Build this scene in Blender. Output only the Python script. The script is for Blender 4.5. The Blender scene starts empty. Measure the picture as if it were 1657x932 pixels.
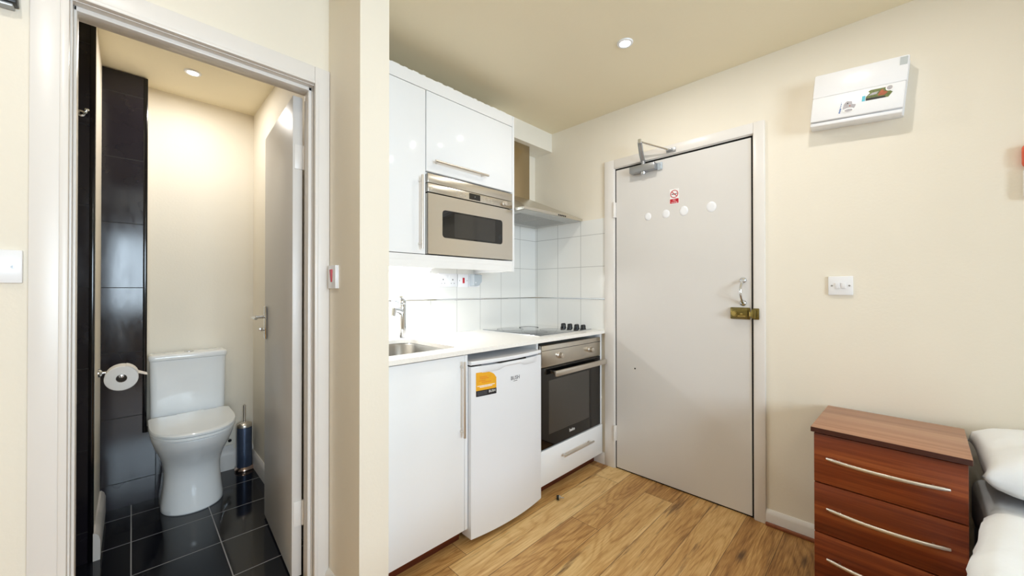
import bpy, bmesh, math, random
from mathutils import Vector, Matrix, noise
random.seed(7)
COL = bpy.context.scene.collection
PI = math.pi

# ------------------------------------------------------------------ colour / materials
def lin(c):
    return tuple(((v / 12.92) if v <= .04045 else ((v + .055) / 1.055) ** 2.4) for v in c)

def rgb(r, g, b):
    return lin((r / 255, g / 255, b / 255))

class NT:
    """small node-building helper"""
    def __init__(self, name):
        self.m = bpy.data.materials.new(name)
        self.m.use_nodes = True
        self.t = self.m.node_tree
        self.bsdf = self.t.nodes['Principled BSDF']
        self.out = self.t.nodes['Material Output']
    def n(self, typ, **kw):
        nd = self.t.nodes.new(typ)
        for k, v in kw.items():
            setattr(nd, k, v)
        return nd
    def link(self, a, b):
        self.t.links.new(a, b)
    def val(self, nd, key, v):
        nd.inputs[key].default_value = v
    def math(self, op, a, b=None, clamp=False):
        nd = self.n('ShaderNodeMath', operation=op)
        nd.use_clamp = clamp
        for i, x in enumerate((a, b)):
            if x is None:
                continue
            if isinstance(x, (int, float)):
                nd.inputs[i].default_value = x
            else:
                self.link(x, nd.inputs[i])
        return nd.outputs[0]
    def mix(self, fac, a, b):
        nd = self.n('ShaderNodeMix', data_type='RGBA')
        for key, x in ((0, fac), (6, a), (7, b)):
            if isinstance(x, (int, float)):
                nd.inputs[key].default_value = x
            elif isinstance(x, tuple):
                nd.inputs[key].default_value = (*x[:3], 1)
            else:
                self.link(x, nd.inputs[key])
        return nd.outputs[2]
    def pos(self):
        return self.n('ShaderNodeNewGeometry').outputs['Position']
    def noise(self, vec, scale, detail=3, rough=.5):
        nd = self.n('ShaderNodeTexNoise')
        nd.inputs['Scale'].default_value = scale
        nd.inputs['Detail'].default_value = detail
        nd.inputs['Roughness'].default_value = rough
        if vec is not None:
            self.link(vec, nd.inputs['Vector'])
        return nd.outputs['Fac']
    def scale(self, vec, s, loc=(0, 0, 0)):
        nd = self.n('ShaderNodeMapping')
        nd.inputs['Scale'].default_value = s
        nd.inputs['Location'].default_value = loc
        self.link(vec, nd.inputs['Vector'])
        return nd.outputs[0]
    def ramp(self, fac, stops):
        nd = self.n('ShaderNodeValToRGB')
        cr = nd.color_ramp
        while len(cr.elements) > 1:
            cr.elements.remove(cr.elements[-1])
        cr.elements[0].position = stops[0][0]
        cr.elements[0].color = (*stops[0][1], 1)
        for p, c in stops[1:]:
            e = cr.elements.new(p)
            e.color = (*c, 1)
        self.link(fac, nd.inputs[0])
        return nd.outputs[0]
    def bump(self, h, strength=.2, dist=.01):
        nd = self.n('ShaderNodeBump')
        nd.inputs['Strength'].default_value = strength
        nd.inputs['Distance'].default_value = dist
        self.link(h, nd.inputs['Height'])
        self.link(nd.outputs[0], self.bsdf.inputs['Normal'])

def mat(name, col, rough=.5, metal=0., spec=.5, coat=0., var=.03, vscale=3., bump=0., bscale=60., emit=None):
    k = NT(name)
    p = k.pos()
    if var:
        f = k.noise(p, vscale, 3)
        a = tuple(max(0, c * (1 - var)) for c in col)
        b = tuple(min(1, c * (1 + var)) for c in col)
        k.link(k.ramp(f, [(.3, a), (.7, b)]), k.bsdf.inputs['Base Color'])
    else:
        k.bsdf.inputs['Base Color'].default_value = (*col, 1)
    k.bsdf.inputs['Roughness'].default_value = rough
    k.bsdf.inputs['Metallic'].default_value = metal
    k.bsdf.inputs['Specular IOR Level'].default_value = spec
    k.bsdf.inputs['Coat Weight'].default_value = coat
    k.bsdf.inputs['Coat Roughness'].default_value = .03
    if bump:
        k.bump(k.noise(p, bscale, 4), bump, .01)
    if emit:
        k.bsdf.inputs['Emission Color'].default_value = (*emit[0], 1)
        k.bsdf.inputs['Emission Strength'].default_value = emit[1]
    return k.m

def brushed(name, col, rough=.3, stretch=(1, 1, 60), amount=.12):
    k = NT(name)
    v = k.scale(k.pos(), tuple(s * 12 for s in stretch))
    f = k.noise(v, 1., 4)
    k.link(k.ramp(f, [(.25, tuple(c * (1 - amount) for c in col)), (.75, tuple(min(1, c * (1 + amount)) for c in col))]), k.bsdf.inputs['Base Color'])
    k.bsdf.inputs['Metallic'].default_value = 1
    r = k.math('ADD', k.math('MULTIPLY', f, amount), rough - amount / 2)
    k.link(r, k.bsdf.inputs['Roughness'])
    return k.m

def tile_mat(name, tile, grout, pitch, origin, axes, w=.0016, rough=.08, var=.03, bump=.15, wear=0.):
    """square-edged tiles with grout lines; axes = two of 'XYZ'"""
    k = NT(name)
    p = k.pos()
    sep = k.n('ShaderNodeSeparateXYZ')
    k.link(p, sep.inputs[0])
    line = None
    cells = []
    for a, pt, o in zip(axes, pitch, origin):
        u = k.math('DIVIDE', k.math('SUBTRACT', sep.outputs[a], o), pt)
        fr = k.math('SUBTRACT', u, k.math('FLOOR', k.math('ADD', u, .5)))
        d = k.math('MULTIPLY', k.math('ABSOLUTE', fr), pt)
        l = k.math('LESS_THAN', d, w)
        line = l if line is None else k.math('MAXIMUM', line, l)
        cells.append(k.math('FLOOR', u))
    cb = k.n('ShaderNodeCombineXYZ')
    k.link(cells[0], cb.inputs[0])
    k.link(cells[1], cb.inputs[1])
    wn = k.n('ShaderNodeTexWhiteNoise')
    k.link(cb.outputs[0], wn.inputs['Vector'])
    n1 = k.noise(p, 6., 4)
    f = k.math('ADD', k.math('MULTIPLY', wn.outputs['Value'], .6), k.math('MULTIPLY', n1, .4))
    base = k.ramp(f, [(.1, tuple(c * (1 - var) for c in tile)), (.9, tuple(min(1, c * (1 + var)) for c in tile))])
    k.link(k.mix(line, base, grout), k.bsdf.inputs['Base Color'])
    rr = k.math('ADD', k.math('MULTIPLY', line, .5), rough)
    if wear:
        rr = k.math('ADD', rr, k.math('MULTIPLY', k.math('SUBTRACT', k.noise(k.scale(p, (9, 9, 3)), 1.5, 6, .7), .35, True), wear))
    k.link(rr, k.bsdf.inputs['Roughness'])
    h = k.math('SUBTRACT', k.math('MULTIPLY', n1, .15), line)
    k.bump(h, bump, .002)
    return k.m

def floor_wood():
    k = NT('oak_plank_floor')
    p = k.pos()
    sep = k.n('ShaderNodeSeparateXYZ')
    k.link(p, sep.inputs[0])
    pitch, length = .163, 1.15
    u = k.math('DIVIDE', k.math('ADD', sep.outputs['X'], 1.183), pitch)
    row = k.math('FLOOR', u)
    fu = k.math('SUBTRACT', u, row)
    wn0 = k.n('ShaderNodeTexWhiteNoise', noise_dimensions='1D')
    k.link(row, wn0.inputs['W'])
    off = k.math('MULTIPLY', wn0.outputs['Value'], length)
    v = k.math('DIVIDE', k.math('ADD', sep.outputs['Y'], off), length)
    cell = k.math('FLOOR', v)
    fv = k.math('SUBTRACT', v, cell)
    cb = k.n('ShaderNodeCombineXYZ')
    k.link(row, cb.inputs[0])
    k.link(cell, cb.inputs[1])
    wn = k.n('ShaderNodeTexWhiteNoise')
    k.link(cb.outputs[0], wn.inputs['Vector'])
    rnd = wn.outputs['Value']
    # per-plank shifted coordinates
    vm = k.n('ShaderNodeVectorMath', operation='MULTIPLY_ADD')
    k.link(wn.outputs['Color'], vm.inputs[0])
    vm.inputs[1].default_value = (7, 9, 5)
    k.link(p, vm.inputs[2])
    q = vm.outputs[0]
    # cathedral grain : distorted bands, stretched along the plank
    field = k.noise(k.scale(q, (5.5, .75, 1)), 1., 2, .4)
    band = k.math('SINE', k.math('MULTIPLY', field, 150.))
    band = k.math('MULTIPLY', k.math('ADD', band, 1.), .5)
    fine = k.noise(k.scale(q, (190, 9, 1)), 1., 4, .65)
    broad = k.noise(k.scale(q, (14, 1.3, 1)), 1., 4, .6)
    g = k.math('ADD', k.math('MULTIPLY', k.math('POWER', band, 3.), -.08), k.math('MULTIPLY', fine, .5))
    g = k.math('ADD', g, k.math('MULTIPLY', broad, .55))
    tone = k.math('ADD', g, k.math('MULTIPLY', k.math('SUBTRACT', rnd, .5), .3))
    base = k.ramp(tone, [(.22, rgb(122, 80, 42)), (.4, rgb(176, 130, 76)), (.52, rgb(206, 162, 102)), (.7, rgb(232, 198, 140))])
    # dark rustic streaks and knots
    st = k.noise(k.scale(q, (30, 2.2, 1)), 1., 6, .65)
    stf = k.math('MULTIPLY', k.math('SUBTRACT', st, .575, True), 9., True)
    base = k.mix(k.math('MULTIPLY', stf, .75), base, rgb(92, 62, 42))
    vo = k.n('ShaderNodeTexVoronoi')
    vo.inputs['Scale'].default_value = 1.
    k.link(k.scale(q, (5.5, 1.5, 1)), vo.inputs['Vector'])
    kn = k.math('MULTIPLY', k.math('SUBTRACT', .17, k.math('ADD', vo.outputs['Distance'], k.math('MULTIPLY', fine, .12)), True), 12., True)
    base = k.mix(k.math('MULTIPLY', kn, .85), base, rgb(72, 48, 36))
    # joints
    e1 = k.math('LESS_THAN', k.math('MINIMUM', fu, k.math('SUBTRACT', 1., fu)), .0085)
    e2 = k.math('LESS_THAN', k.math('MINIMUM', fv, k.math('SUBTRACT', 1., fv)), .0011)
    e = k.math('MAXIMUM', e1, e2)
    base = k.mix(k.math('MULTIPLY', e, .75), base, rgb(70, 46, 28))
    k.link(base, k.bsdf.inputs['Base Color'])
    k.link(k.math('ADD', .3, k.math('MULTIPLY', fine, .2)), k.bsdf.inputs['Roughness'])
    k.bsdf.inputs['Specular IOR Level'].default_value = .35
    k.bump(k.math('SUBTRACT', k.math('MULTIPLY', fine, .25), e), .2, .002)
    return k.m

def grain_wood(name, dark, mid, light, rough=.35, freq=(3, 40, 55), scale=1.):
    k = NT(name)
    tc = k.n('ShaderNodeTexCoord').outputs['Object']
    oi = k.n('ShaderNodeObjectInfo')
    vm = k.n('ShaderNodeVectorMath', operation='ADD')
    cb = k.n('ShaderNodeCombineXYZ')
    k.link(k.math('MULTIPLY', oi.outputs['Random'], 5.), cb.inputs[0])
    k.link(k.math('MULTIPLY', oi.outputs['Random'], 3.), cb.inputs[2])
    k.link(tc, vm.inputs[0])
    k.link(cb.outputs[0], vm.inputs[1])
    q = vm.outputs[0]
    a = k.noise(k.scale(q, tuple(f * scale for f in freq)), 1., 5, .6)
    b = k.noise(k.scale(q, tuple(f * scale * .22 for f in freq)), 1., 3)
    g = k.math('ADD', k.math('MULTIPLY', a, .5), k.math('MULTIPLY', b, .5))
    k.link(k.ramp(g, [(.32, dark), (.5, mid), (.68, light)]), k.bsdf.inputs['Base Color'])
    k.bsdf.inputs['Roughness'].default_value = rough
    k.bsdf.inputs['Specular IOR Level'].default_value = .4
    k.bump(a, .04, .002)
    return k.m

def thin_glass(name, tint, gloss=.12, clear=.6):
    k = NT(name)
    tr = k.n('ShaderNodeBsdfTransparent')
    tr.inputs[0].default_value = (*tint, 1)
    gl = k.n('ShaderNodeBsdfGlossy')
    gl.inputs['Roughness'].default_value = .03
    fr = k.n('ShaderNodeFresnel')
    fr.inputs[0].default_value = 1.5
    f = k.math('ADD', k.math('MULTIPLY', fr.outputs[0], 1.), gloss, True)
    mx = k.n('ShaderNodeMixShader')
    k.link(f, mx.inputs[0])
    k.link(tr.outputs[0], mx.inputs[1])
    k.link(gl.outputs[0], mx.inputs[2])
    k.link(mx.outputs[0], k.out.inputs[0])
    return k.m

M = {}
CREAM = rgb(238, 231, 217)
M['wall'] = mat('cream_wall_paint', CREAM, .62, spec=.3, var=.015, vscale=1.5, bump=.05, bscale=90)
M['ceil'] = mat('cream_ceiling_paint', rgb(238, 228, 202), .7, spec=.25, var=.015, vscale=1.5, bump=.04, bscale=70)
M['trim'] = mat('white_gloss_paint', rgb(232, 228, 224), .32, spec=.5, var=.012, vscale=4, bump=.03, bscale=25)
M['doorpaint'] = mat('offwhite_door_paint', rgb(221, 218, 215), .35, spec=.45, var=.015, vscale=3, bump=.03, bscale=18)
M['boxing'] = mat('white_boxing_paint', rgb(240, 236, 226), .5, spec=.4)
M['floor'] = floor_wood()
M['wtile_y'] = tile_mat('white_wall_tile', rgb(238, 238, 235), rgb(178, 178, 175), (.2, .2235), (1.504, 1.1275), ('Y', 'Z'), .0016, .1, .015)
M['wtile_x'] = tile_mat('white_wall_tile_end', rgb(238, 238, 235), rgb(178, 178, 175), (.2075, .2235), (-1.571, 1.1275), ('X', 'Z'), .0016, .1, .015)
M['btile_f'] = tile_mat('black_floor_tile', rgb(20, 21, 28), rgb(150, 150, 152), (.3, .3), (-2.534, .302), ('X', 'Y'), .0022, .07, .2, .2, .15)
M['btile_w'] = tile_mat('black_wall_tile', rgb(32, 29, 36), rgb(10, 10, 12), (.5, .355), (-.4, 1.2), ('Y', 'Z'), .0018, .09, .25, .25, .3)
M['btrim'] = mat('black_plastic_trim', rgb(8, 8, 12), .15, var=.1)
M['gloss'] = mat('white_gloss_cabinet', rgb(241, 243, 246), .07, spec=.5, var=.006)
M['carc'] = mat('white_melamine', rgb(238, 238, 238), .35, var=.01)
M['worktop'] = mat('white_stone_worktop', rgb(246, 243, 238), .22, var=.03, vscale=160)
M['steel'] = brushed('brushed_steel', rgb(208, 203, 194), .27, (2, .3, 20), .012)
M['steel_v'] = brushed('brushed_steel_vertical', rgb(176, 160, 132), .25, (1, 1, .3), .06)
M['bar'] = brushed('satin_nickel', rgb(220, 214, 206), .33, (1, 1, 1), .05)
M['basin'] = brushed('basin_steel', rgb(160, 158, 154), .32, (1, 1, .2), .08)
M['chrome'] = mat('chrome', rgb(225, 228, 232), .06, 1., var=0)
M['dchrome'] = mat('silver_painted_metal', rgb(168, 170, 173), .38, .75, var=.03)
M['black'] = mat('black_plastic', rgb(14, 14, 16), .35, var=.05)
M['blackglass'] = mat('black_glass', rgb(8, 8, 9), .04, spec=.6, var=0)
M['hobglass'] = mat('hob_glass', rgb(46, 47, 50), .04, spec=1., coat=1., var=0)
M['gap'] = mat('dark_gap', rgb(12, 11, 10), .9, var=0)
M['ovenin'] = mat('oven_enamel', rgb(150, 148, 145), .35, var=.1)
M['ovenglass'] = thin_glass('smoked_oven_glass', rgb(215, 213, 208), .14)
M['pane'] = thin_glass('window_glass', (.97, .98, .98), .02)
M['fridge'] = mat('white_appliance_enamel', rgb(235, 237, 242), .22, spec=.5, var=.008)
M['ceramic'] = mat('white_ceramic', rgb(240, 243, 245), .06, spec=.5, var=.006)
M['seatp'] = mat('white_toilet_seat_plastic', rgb(240, 244, 246), .15, spec=.5, var=.006)
M['plastic'] = mat('white_plastic', rgb(240, 241, 245), .28, var=.008)
M['plasticg'] = mat('pale_grey_plastic', rgb(186, 196, 204), .35, var=.02)
M['labelgrey'] = mat('grey_label', rgb(188, 195, 198), .4, var=.03, vscale=60)
M['red'] = mat('red_plastic', rgb(190, 22, 44), .35, var=.05)
M['brass'] = mat('aged_brass_lacquer', rgb(124, 112, 62), .32, .8, var=.2, vscale=50)
M['brasslt'] = mat('worn_brass', rgb(186, 168, 104), .3, .9, var=.15, vscale=60)
M['plinth'] = grain_wood('red_brown_plinth', rgb(66, 26, 14), rgb(96, 42, 22), rgb(122, 60, 34), .4, (30, 3, 60))
M['bead'] = mat('mahogany_bead', rgb(140, 80, 50), .4, var=.1, vscale=20)
M['dresser'] = grain_wood('mahogany_veneer', rgb(76, 28, 12), rgb(122, 54, 25), rgb(166, 90, 46), .3, (2.2, 60, 75))
M['dresstop'] = grain_wood('mahogany_veneer_top', rgb(146, 100, 74), rgb(172, 126, 98), rgb(194, 150, 120), .35, (2.2, 60, 40))
M['dressdk'] = mat('dark_mahogany_edge', rgb(64, 26, 18), .4, var=.1, vscale=20)
M['fabric'] = mat('white_cotton', rgb(243, 246, 250), .9, spec=.1, var=.015, vscale=8, bump=.3, bscale=16)
M['paper'] = mat('toilet_paper', rgb(246, 244, 242), .95, spec=.05, var=.02, vscale=40)
M['card'] = mat('cardboard_core', rgb(150, 140, 130), .9, var=.05)
M['brushblue'] = mat('slate_blue_brushed_tin', rgb(78, 92, 118), .38, .55, var=.08, vscale=20)
M['copper'] = mat('rosy_steel_base', rgb(214, 190, 178), .2, 1., var=.05)
M['yellow'] = mat('amber_sticker', rgb(236, 172, 34), .45, var=.06, vscale=40)
M['orange'] = mat('orange_print', rgb(226, 142, 36), .45, var=.06)
M['ink'] = mat('dark_ink', rgb(30, 28, 34), .5, var=0)
M['greyink'] = mat('grey_ink', rgb(92, 92, 98), .4, var=0)
M['white'] = mat('white_print', rgb(245, 245, 245), .5, var=0)
M['green'] = mat('olive_print', rgb(104, 116, 62), .5, var=.4, vscale=90)
M['rust'] = mat('rust_print', rgb(168, 88, 56), .5, var=.3, vscale=90)
M['cyan'] = mat('cyan_print', rgb(96, 190, 214), .5, var=.05)
M['blue'] = mat('blue_print', rgb(66, 110, 176), .5, var=.2, vscale=120)
M['fur'] = mat('grey_print', rgb(176, 172, 178), .5, var=.15, vscale=120)
M['lamp'] = mat('lit_lamp', (1, 1, 1), .5, var=0, emit=((.92, .97, 1.), 14.))
M['tube'] = mat('lit_strip_diffuser', (1, 1, 1), .5, var=0, emit=((.97, .99, 1.), 4.))
M['filter'] = tile_mat('hood_grease_filter', rgb(196, 198, 196), rgb(120, 120, 118), (.012, .012), (0, 0), ('X', 'Y'), .0018, .35, .05)
M['hoodunder'] = mat('hood_underside', rgb(192, 192, 188), .35, .5, var=.03)
M['alarm'] = mat('red_orange_plastic', rgb(226, 96, 70), .4, var=.05)

# ------------------------------------------------------------------ mesh helpers
class MB:
    def __init__(self):
        self.bm = bmesh.new()
    def box(self, x0, x1, y0, y1, z0, z1, bev=0., seg=2, rot=None, piv=None):
        m = Matrix.Translation(((x0 + x1) / 2, (y0 + y1) / 2, (z0 + z1) / 2)) @ Matrix.Diagonal((abs(x1 - x0), abs(y1 - y0), abs(z1 - z0), 1))
        r = bmesh.ops.create_cube(self.bm, size=1, matrix=m)
        vs = r['verts']
        if bev:
            es = list({e for v in vs for e in v.link_edges})
            rb = bmesh.ops.bevel(self.bm, geom=es, offset=bev, segments=seg, affect='EDGES', profile=.5)
            vs = list({v for f in rb['faces'] for v in f.verts} | {v for v in vs if v.is_valid})
        if rot is not None:
            bmesh.ops.rotate(self.bm, verts=vs, cent=piv or ((x0 + x1) / 2, (y0 + y1) / 2, (z0 + z1) / 2), matrix=rot)
        return self
    def cyl(self, a, b, r, r2=None, seg=24, bev=0.):
        a, b = Vector(a), Vector(b)
        d = b - a
        q = d.to_track_quat('Z', 'Y').to_matrix().to_4x4()
        m = Matrix.Translation((a + b) / 2) @ q
        res = bmesh.ops.create_cone(self.bm, cap_ends=True, segments=seg, radius1=r, radius2=r if r2 is None else r2, depth=d.length, matrix=m)
        if bev:
            fs = [f for f in {f for v in res['verts'] for f in v.link_faces} if len(f.verts) > 4]
            es = list({e for f in fs for e in f.edges})
            bmesh.ops.bevel(self.bm, geom=es, offset=bev, segments=2, affect='EDGES')
        return self
    def tube(self, pts, r, seg=12, flat=(1, 1), up=None):
        """swept round / oval bar through pts; r number or list"""
        pts = [Vector(p) for p in pts]
        rings = []
        for i, p in enumerate(pts):
            t = (pts[min(i + 1, len(pts) - 1)] - pts[max(i - 1, 0)]).normalized()
            u = Vector(up) if up else (Vector((0, 0, 1)) if abs(t.z) < .9 else Vector((1, 0, 0)))
            s = t.cross(u).normalized()
            w = s.cross(t).normalized()
            rr = r[i] if isinstance(r, (list, tuple)) else r
            rings.append([self.bm.verts.new(p + s * math.cos(k * 2 * PI / seg) * rr * flat[0] + w * math.sin(k * 2 * PI / seg) * rr * flat[1]) for k in range(seg)])
        self._skin(rings)
        return self
    def _skin(self, rings, cap=True):
        n = len(rings[0])
        for a, b in zip(rings, rings[1:]):
            for k in range(n):
                self.bm.faces.new((a[k], a[(k + 1) % n], b[(k + 1) % n], b[k]))
        if cap:
            self.bm.faces.new(rings[0][::-1])
            self.bm.faces.new(rings[-1])
    def loft(self, rings, cap=True):
        rr = [[self.bm.verts.new(p) for p in ring] for ring in rings]
        self._skin(rr, cap)
        return self
    def lathe(self, prof, c, axis='Z', seg=32, close=True):
        """prof: list of (radius, along-axis)"""
        rings = []
        for r, h in prof:
            ring = []
            for k in range(seg):
                a = 2 * PI * k / seg
                x, y = r * math.cos(a), r * math.sin(a)
                p = {'Z': (x, y, h), 'X': (h, x, y), 'Y': (x, h, y)}[axis]
                ring.append(Vector(c) + Vector(p))
            rings.append(ring)
        return self.loft(rings, close)
    def prism(self, poly, axis, a, b):
        """poly in the two other axes, extruded along axis from a to b"""
        def P(u, v, w):
            return {'X': (w, u, v), 'Y': (u, w, v), 'Z': (u, v, w)}[axis]
        return self.loft([[P(u, v, a) for u, v in poly], [P(u, v, b) for u, v in poly]])
    def build(self, name, m, parent=None, smooth=False, loc=None, auto=True):
        bmesh.ops.recalc_face_normals(self.bm, faces=self.bm.faces)
        me = bpy.data.meshes.new(name)
        self.bm.to_mesh(me)
        self.bm.free()
        for mm in (m if isinstance(m, (list, tuple)) else (m,)):
            me.materials.append(mm)
        o = bpy.data.objects.new(name, me)
        COL.objects.link(o)
        if smooth:
            for p in me.polygons:
                p.use_smooth = True
            if auto:
                me.set_sharp_from_angle(angle=math.radians(40))
        if parent is not None:
            o.parent = parent
            bpy.context.view_layer.update()
            o.matrix_parent_inverse = parent.matrix_world.inverted()
        return o

def tag(o, label=None, cat=None, group=None, kind=None):
    if label: o['label'] = label
    if cat: o['category'] = cat
    if group: o['group'] = group
    if kind or label and cat: o['kind'] = kind or 'thing'
    return o

def thing(name, loc, label, cat, group=None):
    o = bpy.data.objects.new(name, None)
    o.empty_display_size = .05
    o.location = loc
    COL.objects.link(o)
    bpy.context.view_layer.update()
    return tag(o, label, cat, group)

def struct(o):
    o['kind'] = 'structure'
    return o

def text(name, s, size, m, parent, mtx, extrude=.0004):
    cu = bpy.data.curves.new('txt', 'FONT')
    cu.body = s
    cu.size = size
    cu.extrude = extrude
    cu.align_x = 'CENTER'
    cu.align_y = 'CENTER'
    t = bpy.data.objects.new('txt', cu)
    COL.objects.link(t)
    bpy.context.view_layer.update()
    me = bpy.data.meshes.new_from_object(t.evaluated_get(bpy.context.evaluated_depsgraph_get()))
    bpy.data.objects.remove(t)
    me.transform(mtx)
    me.materials.clear()
    me.materials.append(m)
    me.name = name
    o = bpy.data.objects.new(name, me)
    COL.objects.link(o)
    o.parent = parent
    bpy.context.view_layer.update()
    o.matrix_parent_inverse = parent.matrix_world.inverted()
    return o

def face_x(x, y, z):      # lettering readable by someone looking along -X (text runs along +Y)
    return Matrix.Translation((x, y, z)) @ Matrix(((0, 0, 1, 0), (1, 0, 0, 0), (0, 1, 0, 0), (0, 0, 0, 1)))

def face_y(x, y, z):      # lettering readable by someone looking along +Y (text runs along +X)
    return Matrix.Translation((x, y, z)) @ Matrix(((1, 0, 0, 0), (0, 0, -1, 0), (0, 1, 0, 0), (0, 0, 0, 1)))

# ------------------------------------------------------------------ key dimensions (metres)
CZ = 2.39          # ceiling
WB = 2.288         # wall with the entry door
WK = -2.015        # wall behind the kitchen units
WD = -1.61         # wall with the bathroom doorway
BB = -3.11         # bathroom back wall
WR, WF = 2.7, -2.3  # unseen window wall and unseen wall behind the camera

# ------------------------------------------------------------------ room shell
struct(MB().box(-1.72, WR + .1, WF - .1, WB + .1, -.05, 0).box(-2.115, -1.72, .671, WB + .1, -.05, 0).build('floor', M['floor']))
struct(MB().box(-3.3, -1.72, -1., .671, -.05, 0).build('floor_bathroom', M['btile_f']))
struct(MB().box(-3.3, WR + .1, WF - .1, WB + .1, CZ, CZ + .06).build('ceiling', M['ceil']))

w = MB()   # wall with entry door
dx0, dx1, dz = -1.297, -.5, 1.995
w.box(-2.115, dx0 - .02, WB, WB + .1, 0, CZ).box(dx1 + .02, WR + .1, WB, WB + .1, 0, CZ).box(dx0 - .02, dx1 + .02, WB, WB + .1, dz + .02, CZ)
wall_back = struct(w.build('wall_back', M['wall']))
wall_left = struct(MB().box(WK - .1, WK, .671, WB, 0, CZ).build('wall_left', M['wall']))
struct(MB().box(-1.72, -1.31, .562, .671, 0, CZ).box(-3.3, -1.72, .592, .671, 0, CZ).build('wall_partition', M['wall']))
by0, by1, bz = -.119, .505, 1.995
w = MB()
w.box(-1.72, WD, WF, by0 - .02, 0, CZ).box(-1.72, WD, by1 + .02, .562, 0, CZ).box(-1.72, WD, by0 - .02, by1 + .02, bz + .02, CZ)
struct(w.build('wall_doorway', M['wall']))
struct(MB().box(BB - .1, BB, -1., .592, 0, CZ).build('wall_bathroom', M['wall']))
struct(MB().box(-2.985, -2.488, -1., -.116, 0, CZ).box(BB, -2.985, -1., .052, 0, CZ).build('wall_nib', M['wall']))
struct(MB().box(-2.49, -1.72, -1.1, -1., 0, CZ).build('wall_shower', M['wall']))
# black tile claddings in the bathroom
t1 = struct(MB().box(-2.488, -2.476, -1., -.13, 0, 2.36).build('wall_tile_front', M['btile_w']))
tr = MB().box(-2.489, -2.470, -.132, -.114, 0, 2.36, .004)
struct(tr.build('tile_trim', M['btrim'], t1, True))
hang = MB()
t2 = struct(MB().box(-2.985, -2.972, -.116, .046, .385, 2.384).box(-3.1, -2.972, -.116, .20, 0, .385).build('wall_tile_column', M['btile_w']))
struct(MB().box(-2.986, -2.968, .044, .062, .386, 2.384, .004).build('tile_trim', M['btrim'], t2, True))

# unseen walls that close the room, with the window the daylight comes from
wy0, wy1, wz0, wz1 = -.75, .95, .85, 2.1
w = MB()
w.box(WR, WR + .1, WF, wy0, 0, CZ).box(WR, WR + .1, wy1, WB, 0, CZ).box(WR, WR + .1, wy0, wy1, 0, wz0).box(WR, WR + .1, wy0, wy1, wz1, CZ)
struct(w.build('wall_right', M['wall']))
struct(MB().box(-1.72, WR + .1, WF - .1, WF, 0, CZ).build('wall_front', M['wall']))
w = MB()
for a, b, c, d in ((wy0, wy1, wz0, wz0 + .05), (wy0, wy1, wz1 - .05, wz1), (wy0, wy0 + .05, wz0 + .05, wz1 - .05), (wy1 - .05, wy1, wz0 + .05, wz1 - .05), (.075, .125, wz0 + .05, wz1 - .05)):
    w.box(WR + .02, WR + .08, a, b, c, d, .004)
win = struct(w.build('window_1', M['trim']))
struct(MB().box(WR + .045, WR + .051, wy0 + .05, wy1 - .05, wz0 + .05, wz1 - .05).build('window_pane', M['pane'], win))

# wall tiling of the kitchen, with its slim metal strip
spl = struct(MB().box(WK, WK + .008, .671, WB, .9, 1.68).build('wall_tiling', M['wtile_y'], wall_left))
struct(MB().box(WK + .008, WK + .0125, .671, WB - .008, 1.121, 1.131, .002).build('tile_strip', M['chrome'], wall_left))
struct(MB().box(WK + .008, -1.371, WB - .008, WB, .9, 1.68).build('wall_tiling', M['wtile_x'], wall_back))
struct(MB().box(WK + .008, -1.371, WB - .0125, WB - .008, 1.121, 1.131, .002).build('tile_strip', M['chrome'], wall_back))
struct(MB().box(WK, -1.842, 1.662, WB, 2.25, CZ).build('wall_boxing', M['boxing']))

# skirting
def skirt(name, poly_axis, a, b, flip, at, h=.075, t=.016):
    s = 1 if flip > 0 else -1
    prof = [(at, 0), (at + s * t, 0), (at + s * t, h * .72), (at + s * t * .75, h * .9), (at + s * t * .3, h), (at, h)]
    return MB().prism(prof, poly_axis, a, b)
sk = struct(skirt('s', 'X', -.4465, WR, -1, WB).build('baseboard_back', M['trim'], None, True))
struct(MB().box(-.4465, WR, WB - .03, WB - .015, 0, .016, .004).build('floor_bead', M['bead'], sk))
struct(skirt('s', 'X', -1.47, -1.372, -1, WB, .075).build('baseboard_kitchen', M['trim'], None, True))
struct(skirt('s', 'X', -1.61, -1.31, -1, .562, .075).build('baseboard_partition', M['trim'], None, True))
struct(skirt('s', 'Y', -2.3, -.195, 1, WD, .1).build('baseboard_doorway', M['trim'], None, True))
struct(skirt('s', 'X', -3.11, -1.725, -1, .592, .1).build('baseboard_bathroom', M['trim'], None, True))
struct(skirt('s', 'Y', .202, .592, 1, BB, .13, .02).box(BB, BB + .012, .37, .48, .13, .16).build('baseboard_toilet', M['trim'], None, True))
struct(skirt('s', 'X', -2.972, -2.469, 1, -.116, .12, .022).build('baseboard_nib', M['trim'], None, True))

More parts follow.
